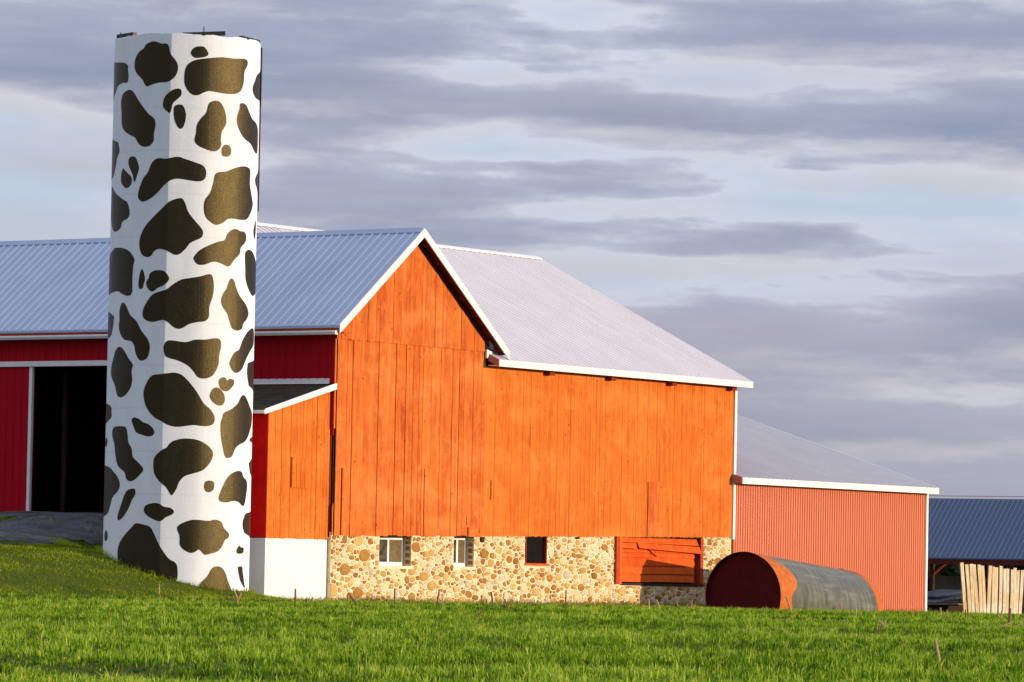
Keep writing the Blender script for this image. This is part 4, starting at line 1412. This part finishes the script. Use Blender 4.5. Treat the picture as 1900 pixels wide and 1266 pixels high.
for yy in (7.7, 10.4, 13.15, 16.0, 19.0):
    MB().box(PX - 0.08, PX + 0.08, yy - 0.08, yy + 0.08, -0.6, PZ0 - 0.1).build('post', DARKWOOD, pole)
    MB().bar((PX, yy, PZ0 - 0.75), (PX, yy - 0.75, PZ0 - 0.12), 0.07, 0.09, (1, 0, 0)).build('knee_brace', RED_TRIM if yy > 12 else DARKWOOD, pole)
    MB().bar((PX, yy, PZ0 - 0.75), (PX, yy + 0.75, PZ0 - 0.12), 0.07, 0.09, (1, 0, 0)).build('knee_brace', DARKWOOD, pole)
    MB().box(PX + 4.7, PX + 4.86, yy - 0.08, yy + 0.08, -0.6, PZ0 + 0.3).build('post', DARKWOOD, pole)
MB().box(PX + 4.9, PX + 5.05, 7.6, 24, -0.6, 1.32).build('bunk_wall', plain('grey_concrete', (0.40, 0.39, 0.37), 0.9, 0, 0.2, 0.35, 1.2, 0.3), pole)

# stack of roofing sheets on bearers under the shed
st = thing('sheet_stack', (58.2, 11.9, 0), 'low stack of dark blue metal sheets on bearers under pole shed', 'sheet stack')
for i in range(3):
    MB().box(55.6, 60.2, 10.9 + i * 1.1, 11.06 + i * 1.1, -0.4, 0.10).build('bearer', DARKWOOD, st)
SHEETM = roof_metal('stacked_blue_sheets', (0.06, 0.08, 0.12), (2, 2, 2), 0.35, 0.3)
MB().box(55.5, 60.3, 10.5, 13.8, 0.11, 0.17).build('sheet', plain('weathered_board', (0.22, 0.16, 0.13), 0.85, 0, 0.2, 0.4, 3.0), st)
for k in range(10):
    yy = 10.55 + k * 0.32
    MB().prism([(55.5, yy, 0.19), (55.5, yy + 0.30, 0.19), (60.2, yy + 0.30, 0.62), (60.2, yy, 0.62)], (0, 0, 0.03)).build('sheet', SHEETM, st)
MB().prism([(56.6, 11.0, 0.42), (56.9, 12.6, 0.46), (59.4, 12.4, 0.72), (59.2, 10.9, 0.70)], (0, 0, 0.03)).build('sheet', SHEETM, st)

# ------------------------------------------------------------------ slab boards standing by the shed
PLANKM = wood_paint('raw_slab_wood', (0.54, 0.42, 0.25), (0.68, 0.56, 0.36), (0.36, 0.23, 0.10), 0.7, 0.85)
pf = thing('plank_fence', (55.7, 8.0, -0.25), 'row of pale raw slab boards standing upright by the pole shed', 'fence')
tops = [1785.5, 1793, 1801.5, 1806, 1816.5, 1823.5, 1837, 1842, 1849, 1856, 1863, 1870, 1877, 1883, 1889, 1896]
bots = [1794, 1800.5, 1807, 1814.5, 1822, 1829.5, 1834, 1841, 1848, 1855, 1862, 1869, 1875, 1881, 1886, 1891.5]


def fx(p):
    return 53.145 + (p - 1785) * (58.231 - 53.145) / 110.0


for i, (t_, b_) in enumerate(zip(tops, bots)):
    w = random.uniform(0.10, 0.135)
    zt = 1.80 - 0.012 * i + random.uniform(-0.06, 0.04)
    yy = 8.0 + random.uniform(-0.03, 0.03)
    a, b = fx(b_), fx(t_)
    mid = (a + b) / 2 + random.uniform(-0.03, 0.03)
    MB().prism([(a - w, yy, -0.4), (a + w, yy, -0.4), (mid + w, yy - 0.015, 0.75), (b + w, yy, zt), (b - w, yy, zt - random.uniform(-0.03, 0.03)), (mid - w, yy - 0.015, 0.75)], (0, 0.035, 0)).build('plank', PLANKM, pf)
MB().box(fx(1786), fx(1897), 8.06, 8.14, 0.25, 0.4).build('rail', DARKWOOD, pf)
MB().box(fx(1786), fx(1897), 8.06, 8.14, 1.05, 1.2).build('rail', DARKWOOD, pf)

# ------------------------------------------------------------------ wires behind the far shed
for dz, lab in ((4.86, 'upper dark overhead wire above the far shed roof'), (4.74, 'lower dark overhead wire above the far shed roof')):
    pts = [(66, 30 - i * 3.0, dz - 0.10 * math.sin(math.pi * i / 13)) for i in range(14)]
    w = MB().tube(pts, [0.012] * len(pts), 5).build('overhead_wire', DARKSTEEL)
    tag(w, lab, 'wire', 'overhead wires')

# ------------------------------------------------------------------ trees beyond the far shed


def leaf_mat(name, a, b):
    n = NT(name)
    c = n.ramp(n.noise(1.7, 3, 0.6), [(0.3, a), (0.7, b)])
    return n.fin(c, 0.8, 0, 0.2)


LEAF = leaf_mat('dark_tree_leaves', (0.028, 0.052, 0.018), (0.055, 0.085, 0.028))
BARK = plain('tree_bark', (0.07, 0.05, 0.035), 0.9, 0, 0.1, 0.4)
for i, (tx, ty, h, lab) in enumerate(((84, 33.5, 4.2, 'dark bushy tree seen under the shed roof next to metal shed corner'),
                                      (88, 30.0, 3.8, 'dark bushy tree seen under shed roof behind left slab boards'),
                                      (90, 25.0, 4.0, 'dark bushy tree seen under shed roof behind right slab boards'),
                                      (91, 20.5, 4.0, 'dark bushy tree under shed roof at the right picture edge'))):
    t = thing('tree', (tx, ty, hz(tx, ty)), lab, 'tree', 'trees beyond the far shed')
    MB().tube([(tx, ty, -0.4), (tx + 0.1, ty, 1.0), (tx, ty + 0.1, 2.2)], [0.18, 0.14, 0.06], 7).build('trunk', BARK, t)
    mb = MB()
    for _ in range(4200):
        a, u = random.uniform(0, 2 * math.pi), random.uniform(-1, 1)
        r = random.uniform(0.35, 1.0) ** 0.5 * (1 + 0.25 * math.sin(3 * a + 5 * u))
        q = Vector((tx + r * 3.2 * math.cos(a) * math.sqrt(1 - u * u), ty + r * 3.2 * math.sin(a) * math.sqrt(1 - u * u), h * 0.42 + r * h * 0.50 * u))
        d1 = Vector((random.gauss(0, 1), random.gauss(0, 1), random.gauss(0, 1))).normalized() * 0.24
        d2 = d1.cross(Vector((random.gauss(0, 1), random.gauss(0, 1), random.gauss(0, 1)))).normalized() * 0.13
        mb.add([q - d1, q + d2, q + d1, q - d2], [(0, 1, 2, 3)])
    mb.build('crown', LEAF, t)

# ------------------------------------------------------------------ grass


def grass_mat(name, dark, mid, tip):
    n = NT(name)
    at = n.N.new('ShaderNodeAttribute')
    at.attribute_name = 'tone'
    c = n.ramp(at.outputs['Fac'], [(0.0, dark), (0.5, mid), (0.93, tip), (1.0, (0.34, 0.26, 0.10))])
    n.fin(c, 0.6, 0, 0.08)
    tl = n.N.new('ShaderNodeBsdfTranslucent')
    n.L.new(c, tl.inputs[0])
    mx = n.N.new('ShaderNodeMixShader')
    mx.inputs[0].default_value = 0.4
    n.L.new(n.bsdf.outputs[0], mx.inputs[1])
    n.L.new(tl.outputs[0], mx.inputs[2])
    n.L.new(mx.outputs[0], n.out.inputs[0])
    return n.m


CAMP = np.array([-109.218, -80.819])
FH = np.array([SF.x, SF.y])
RH = np.array([SRT.x, SRT.y])


def grass(name, P, hgt, wid, tone, material, label, out=None):
    """curved blades: 5 vertices, one quad and one triangle each"""
    n = len(P)
    z = height(P[:, 0], P[:, 1])
    az = rng.uniform(0, 2 * np.pi, n) if out is None else np.arctan2(out[:, 1], out[:, 0])
    lean = np.abs(rng.normal(0.6, 0.4, n))
    face = az + np.pi / 2 + rng.normal(0, 0.5, n)
    L = hgt
    d = np.stack([np.cos(az), np.sin(az)], -1)
    s = np.stack([np.cos(face), np.sin(face)], -1) * (wid / 2)[:, None]
    v = np.zeros((n, 5, 3))
    v[:, 0, :2] = P - s
    v[:, 1, :2] = P + s
    m = P + d * (L * 0.45 * np.sin(lean * 0.6))[:, None]
    v[:, 2, :2] = m + s * 0.8
    v[:, 3, :2] = m - s * 0.8
    v[:, 4, :2] = P + d * (L * np.sin(lean))[:, None]
    v[:, 0, 2] = v[:, 1, 2] = z - 0.02
    v[:, 2, 2] = v[:, 3, 2] = z + L * 0.55
    v[:, 4, 2] = z + L * (0.55 + 0.45 * np.cos(np.minimum(lean * 1.6, 1.5)))
    me = bpy.data.meshes.new(name)
    me.vertices.add(n * 5)
    me.vertices.foreach_set('co', v.reshape(-1))
    b = np.arange(n)[:, None] * 5
    loops = np.concatenate([b + np.array([[0, 1, 2, 3]]), b + np.array([[3, 2, 4]])], 1).reshape(-1)
    me.loops.add(len(loops))
    me.loops.foreach_set('vertex_index', loops.astype(np.int32))
    me.polygons.add(n * 2)
    starts = (np.arange(n)[:, None] * 7 + np.array([[0, 4]])).reshape(-1)
    me.polygons.foreach_set('loop_start', starts.astype(np.int32))
    at = me.attributes.new('tone', 'FLOAT', 'POINT')
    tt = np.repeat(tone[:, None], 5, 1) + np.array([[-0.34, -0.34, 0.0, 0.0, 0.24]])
    at.data.foreach_set('value', np.clip(tt, 0, 0.97).reshape(-1).astype(np.float32))
    me.update(calc_edges=True)
    me.materials.append(material)
    o = link(bpy.data.objects.new(name, me))
    tag(o, label, 'grass', kind='stuff')
    return o


def in_building(x, y):
    q = (x > -0.1) & (x < L2 + 0.1) & (y > -0.06)
    q |= (x > AX - 0.05) & (x < 0.1) & (y > AY - 0.05)
    q |= np.hypot(x - SX, y - SY) < SR - 0.02
    q |= (x > TX0) & (x < TX1) & (np.abs(y - TY) < TR - 0.1)
    return q


def scatter(n, d0, d1, power, pad=3.0):
    d = d0 + (d1 - d0) * rng.uniform(0, 1, n) ** power
    half = d * (950 / 8539.2) + pad
    lat = rng.uniform(-1, 1, n) * half
    return CAMP + FH * d[:, None] + RH * lat[:, None], d


def clump(x, y, s):
    return (np.sin(x * s + 1.7 * np.sin(y * s * 0.7)) * np.sin(y * s * 1.3 + 2.1 * np.sin(x * s * 0.6)) + 0.6 * np.sin(x * s * 2.7 + y * s * 1.9) * np.sin(y * s * 3.1 - x * s * 1.1))


T, td = scatter(66000, 36, 152, 1.25)
NB = 10
P = np.repeat(T, NB, 0) + rng.normal(0, 0.035, (len(T) * NB, 2))
d = np.repeat(td, NB)
TONE = np.repeat(rng.normal(0, 0.17, len(T)), NB)
HGT = np.repeat(rng.normal(1.0, 0.24, len(T)).clip(0.5, 1.7), NB)
OUT = P - np.repeat(T, NB, 0)
x_, y_ = P[:, 0], P[:, 1]
keep = ~in_building(x_, y_)
zone = np.interp(y_ - 0.17 * np.clip(-7.5 - x_, 0, 40), BP[:, 0], BP[:, 1]) * (x_ < -3.7)
keep &= zone < 0.10
keep &= rng.uniform(0, 1, len(P)) < 0.30 + 0.70 / (1 + np.exp(-3.0 * (clump(x_ + 3.3, y_ - 1.2, 7.5) + 0.5 * clump(x_, y_, 2.4))))
keep &= ~((x_ > 36) & (y_ > 7.7) & (x_ > 52.5))
P, d, TONE, HGT, OUT = P[keep], d[keep], TONE[keep], HGT[keep], OUT[keep]
x_, y_ = P[:, 0], P[:, 1]
cl = clump(x_, y_, 2.4)
rd = rut_dist(x_, y_)
cl2 = clump(x_ + 3.3, y_ - 1.2, 7.5)
hgt = (0.074 + 0.026 * np.clip(cl, -1, 1.2) + 0.022 * np.clip(cl2, -1, 1) + rng.normal(0, 0.020, len(P))).clip(0.025, 0.22)
hgt *= HGT
hgt *= 1 - 0.70 * np.exp(-(rd / 0.9) ** 2)
wid = rng.uniform(0.007, 0.015, len(P)) * (1 + 0.5 * (d > 90))
tone = (0.44 - 0.25 * np.exp(-(rd / 1.0) ** 2) + 0.15 * clump(x_, y_, 0.35) + 0.12 * cl + 0.14 * cl2 + TONE + rng.normal(0, 0.14, len(P))).clip(0, 0.95)  # blades along the rut darkened to paint in the shade of the hollow
tone = np.where(rng.uniform(0, 1, len(P)) < 0.012, 1.0, tone)
G_FIELD = grass_mat('young_crop_grass', (0.014, 0.050, 0.001), (0.155, 0.335, 0.004), (0.60, 0.72, 0.09))
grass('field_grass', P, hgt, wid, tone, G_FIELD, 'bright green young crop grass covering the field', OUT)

n = 150000
x_ = rng.uniform(-26, -2.9, n)
y_ = rng.uniform(-4.4, 15, n)
zone = np.interp(y_ - 0.17 * np.clip(-7.5 - x_, 0, 40), BP[:, 0], BP[:, 1]) * (x_ < -3.7)
keep = ~in_building(x_, y_) & ((zone > 0.06) | (x_ > -3.7)) & (~drive_mask(x_, y_ + 0.15 * rng.normal(0, 1, n)) | (x_ < -39))
x_, y_ = x_[keep], y_[keep]
P = np.stack([x_, y_], -1)
cl = clump(x_, y_, 1.9)
hgt = (0.055 + 0.022 * np.clip(cl, -1, 1) + rng.normal(0, 0.012, len(P))).clip(0.02, 0.13)
near = np.hypot(x_ - SX, y_ - SY) < SR + 0.22
hgt = np.where(near, hgt * rng.uniform(1.2, 3.2, len(P)), hgt)
wid = rng.uniform(0.010, 0.018, len(P))
tone = (0.42 + 0.2 * clump(x_, y_, 0.6) + 0.1 * cl + rng.normal(0, 0.15, len(P))).clip(0, 0.95)
tone = np.where(rng.uniform(0, 1, len(P)) < 0.02, 1.0, tone)
G_LAWN = grass_mat('olive_lawn_grass', (0.06, 0.10, 0.003), (0.28, 0.38, 0.008), (0.58, 0.62, 0.06))
grass('bank_grass', P, hgt, wid, tone, G_LAWN, 'short olive green lawn on the bank beside the silo')

# tall dry weeds along the foot of the walls
n = 9000
x_ = np.concatenate([rng.uniform(-3.2, LX, n // 2), rng.uniform(-3.2, L2, n // 2)])
y_ = -0.12 - np.abs(rng.normal(0, 0.22, n)) + np.where(x_ < 0, AY, 0)
keep = ~in_building(x_, y_)
P = np.stack([x_[keep], y_[keep]], -1)
hgt = np.abs(rng.normal(0.13, 0.09, len(P))).clip(0.04, 0.45)
G_DRY = grass_mat('dry_weed_stems', (0.10, 0.10, 0.02), (0.22, 0.18, 0.05), (0.36, 0.28, 0.11))
grass('wall_weeds', P, hgt, rng.uniform(0.008, 0.016, len(P)), rng.uniform(0.2, 0.9, len(P)), G_DRY, 'thin dry weeds along the foot of the barn walls')

# ------------------------------------------------------------------ corn stubble
STALK = leaf_mat('dry_corn_stalk', (0.36, 0.23, 0.11), (0.55, 0.40, 0.23))
STALK_R = leaf_mat('dark_corn_stalk', (0.16, 0.075, 0.04), (0.28, 0.15, 0.08))


def stalk_mesh(kind, m):
    mb = MB()
    if kind == 'post':
        mb.tube([(0, 0, -0.1), (0.004, 0, 0.15), (0.0, 0.004, 0.3)], [0.016, 0.018, 0.015], 6)
        mb.tube([(0, 0, 0.135), (0, 0, 0.16)], [0.021, 0.021], 6)
    elif kind == 'fork':
        mb.tube([(0, 0, -0.1), (0.02, 0, 0.12), (-0.02, 0, 0.30)], [0.017, 0.016, 0.011], 6)
        mb.tube([(0.01, 0, 0.05), (0.10, 0, 0.16), (0.12, 0.01, 0.26)], [0.014, 0.012, 0.006], 6)
        mb.add([(0, 0, 0.06), (-0.10, 0.02, 0.15), (-0.14, 0.03, 0.11), (-0.02, 0, 0.02)], [(0, 1, 2, 3)])
    else:
        mb.tube([(0, 0, 0.0), (0.10, 0.0, 0.055), (0.24, 0.02, 0.115)], [0.014, 0.013, 0.009], 6)
        mb.add([(0.12, 0.0, 0.06), (0.17, 0.03, 0.05), (0.19, 0.03, 0.03), (0.13, 0.01, 0.045)], [(0, 1, 2, 3)])
    o = mb.build('corn_stalk', m)
    me = o.data
    bpy.data.objects.remove(o)
    return me


KM = {(k, i): stalk_mesh(k, m) for k in ('post', 'fork', 'lying') for i, m in enumerate((STALK, STALK_R))}
STALKS = [
    (-17.47, -10.01, 'fork', 0, 0.419, -20, 'forked dry corn stalk in grass before the silo foot'),
    (-10.34, -1.81, 'post', 0, 0.280, 0, 'short pale corn stub on grass left of the silo foot'),
    (-75.19, -54.21, 'post', 0, 0.141, 75, 'tan corn stalk leaning right in the near left grass'),
    (-20.86, -14.38, 'post', 1, 0.439, 0, 'dark upright corn stalk before the white block wall'),
    (-15.91, -10.97, 'fork', 1, 0.300, 86, 'small dark forked stalk right of the white block wall post stalk'),
    (-15.36, -12.22, 'post', 1, 0.408, -66, 'dark corn stalk leaning left before left end of stone wall'),
    (-9.55, -9.18, 'post', 1, 0.516, 0, 'thin dark stalk standing before the first basement window'),
    (-6.26, -8.23, 'post', 1, 0.471, 16, 'dark corn stalk standing between the two white windows'),
    (-9.47, -10.63, 'fork', 0, 0.342, 17, 'forked pale stalk between the two white windows'),
    (-35.31, -29.62, 'post', 1, 0.273, 69, 'dark stalk stub in grass below the second white window'),
    (-2.49, -7.11, 'post', 1, 0.273, 0, 'small dark stub at wall foot right of second white window'),
    (-5.19, -9.37, 'post', 1, 0.413, -14, 'taller dark stalk at wall foot left of the black window'),
    (-14.27, -16.05, 'fork', 1, 0.349, -30, 'dark forked stalk below the black basement window'),
    (11.82, -0.45, 'post', 1, 0.510, 4, 'reddish stalk at wall foot right of the black window'),
    (3.66, -7.68, 'lying', 1, 0.204, 0, 'brown stalk lying in the grass before the plank door post'),
    (-3.63, -13.43, 'post', 0, 0.322, 0, 'pale corn stub before the shaded stone under plank door'),
    (-2.81, -13.29, 'post', 0, 0.324, -37, 'pale leaning corn stub before the shaded stone under plank door'),
    (7.86, -7.17, 'post', 0, 0.275, -27, 'short pale stub in shade left of the tank'),
    (10.59, -5.83, 'fork', 0, 0.314, 38, 'pale forked stub standing next to the tank end'),
    (-6.82, -19.85, 'post', 0, 0.501, -33, 'long tan stick leaning on the rust band of tank'),
    (-24.12, -30.02, 'lying', 0, 0.162, 0, 'fallen tan stalk in grass just below the tank'),
    (-8.71, -22.85, 'post', 0, 0.216, 0, 'tiny pale stub in grass before the far tank end'),
    (-36.91, -39.71, 'fork', 0, 0.233, -43, 'forked tan stalk in the grass below the metal shed'),
    (-41.55, -42.23, 'post', 1, 0.182, 0, 'dark stub beside the forked stalk below metal shed'),
    (-60.55, -53.91, 'post', 0, 0.285, -21, 'tall tan corn stalk leaning left in the near right grass'),
    (-12.14, -27.15, 'post', 0, 0.336, 0, 'thick pale stub right of the metal shed corner'),
    (-8.50, -25.38, 'post', 0, 0.214, -30, 'small pale stub left of the slab boards'),
    (-13.57, -28.61, 'post', 1, 0.279, 0, 'dark stub at the left foot of slab boards'),
    (-8.01, -26.55, 'post', 0, 0.347, 20, 'tan stalk standing before the middle of slab boards'),
    (-26.33, -36.55, 'post', 1, 0.437, 12, 'tall dark thin stalk before the slab boards'),
    (-28.86, -37.73, 'lying', 0, 0.191, 0, 'tan stalk lying in grass below the slab boards'),
    (-27.16, -37.12, 'lying', 0, 0.173, 0, 'pale stalk lying in grass at the right picture edge'),
    (-38.70, -21.98, 'post', 0, 0.160, -60, 'tiny pale stub in grass at the far left')]

for (sx, sy, kind, shade, h, tilt, lab) in STALKS:
    o = bpy.data.objects.new('corn_stalk', KM[(kind, shade)])
    o.location = (sx, sy, hz(sx, sy) + (0.02 if kind != 'lying' else 0.05))
    k = h / (0.3 if kind != 'lying' else 0.2)
    o.scale = (min(k, 1.4), min(k, 1.4), k)
    o.rotation_mode = 'AXIS_ANGLE'
    o.rotation_euler = (0, 0, 0)
    o.rotation_mode = 'XYZ'
    # lean sideways as seen across the field
    o.rotation_euler = (0, math.radians(tilt) * 0.56, math.atan2(SRT.y, SRT.x))
    link(o)
    tag(o, lab, 'corn stalk', 'corn stubble in the field')
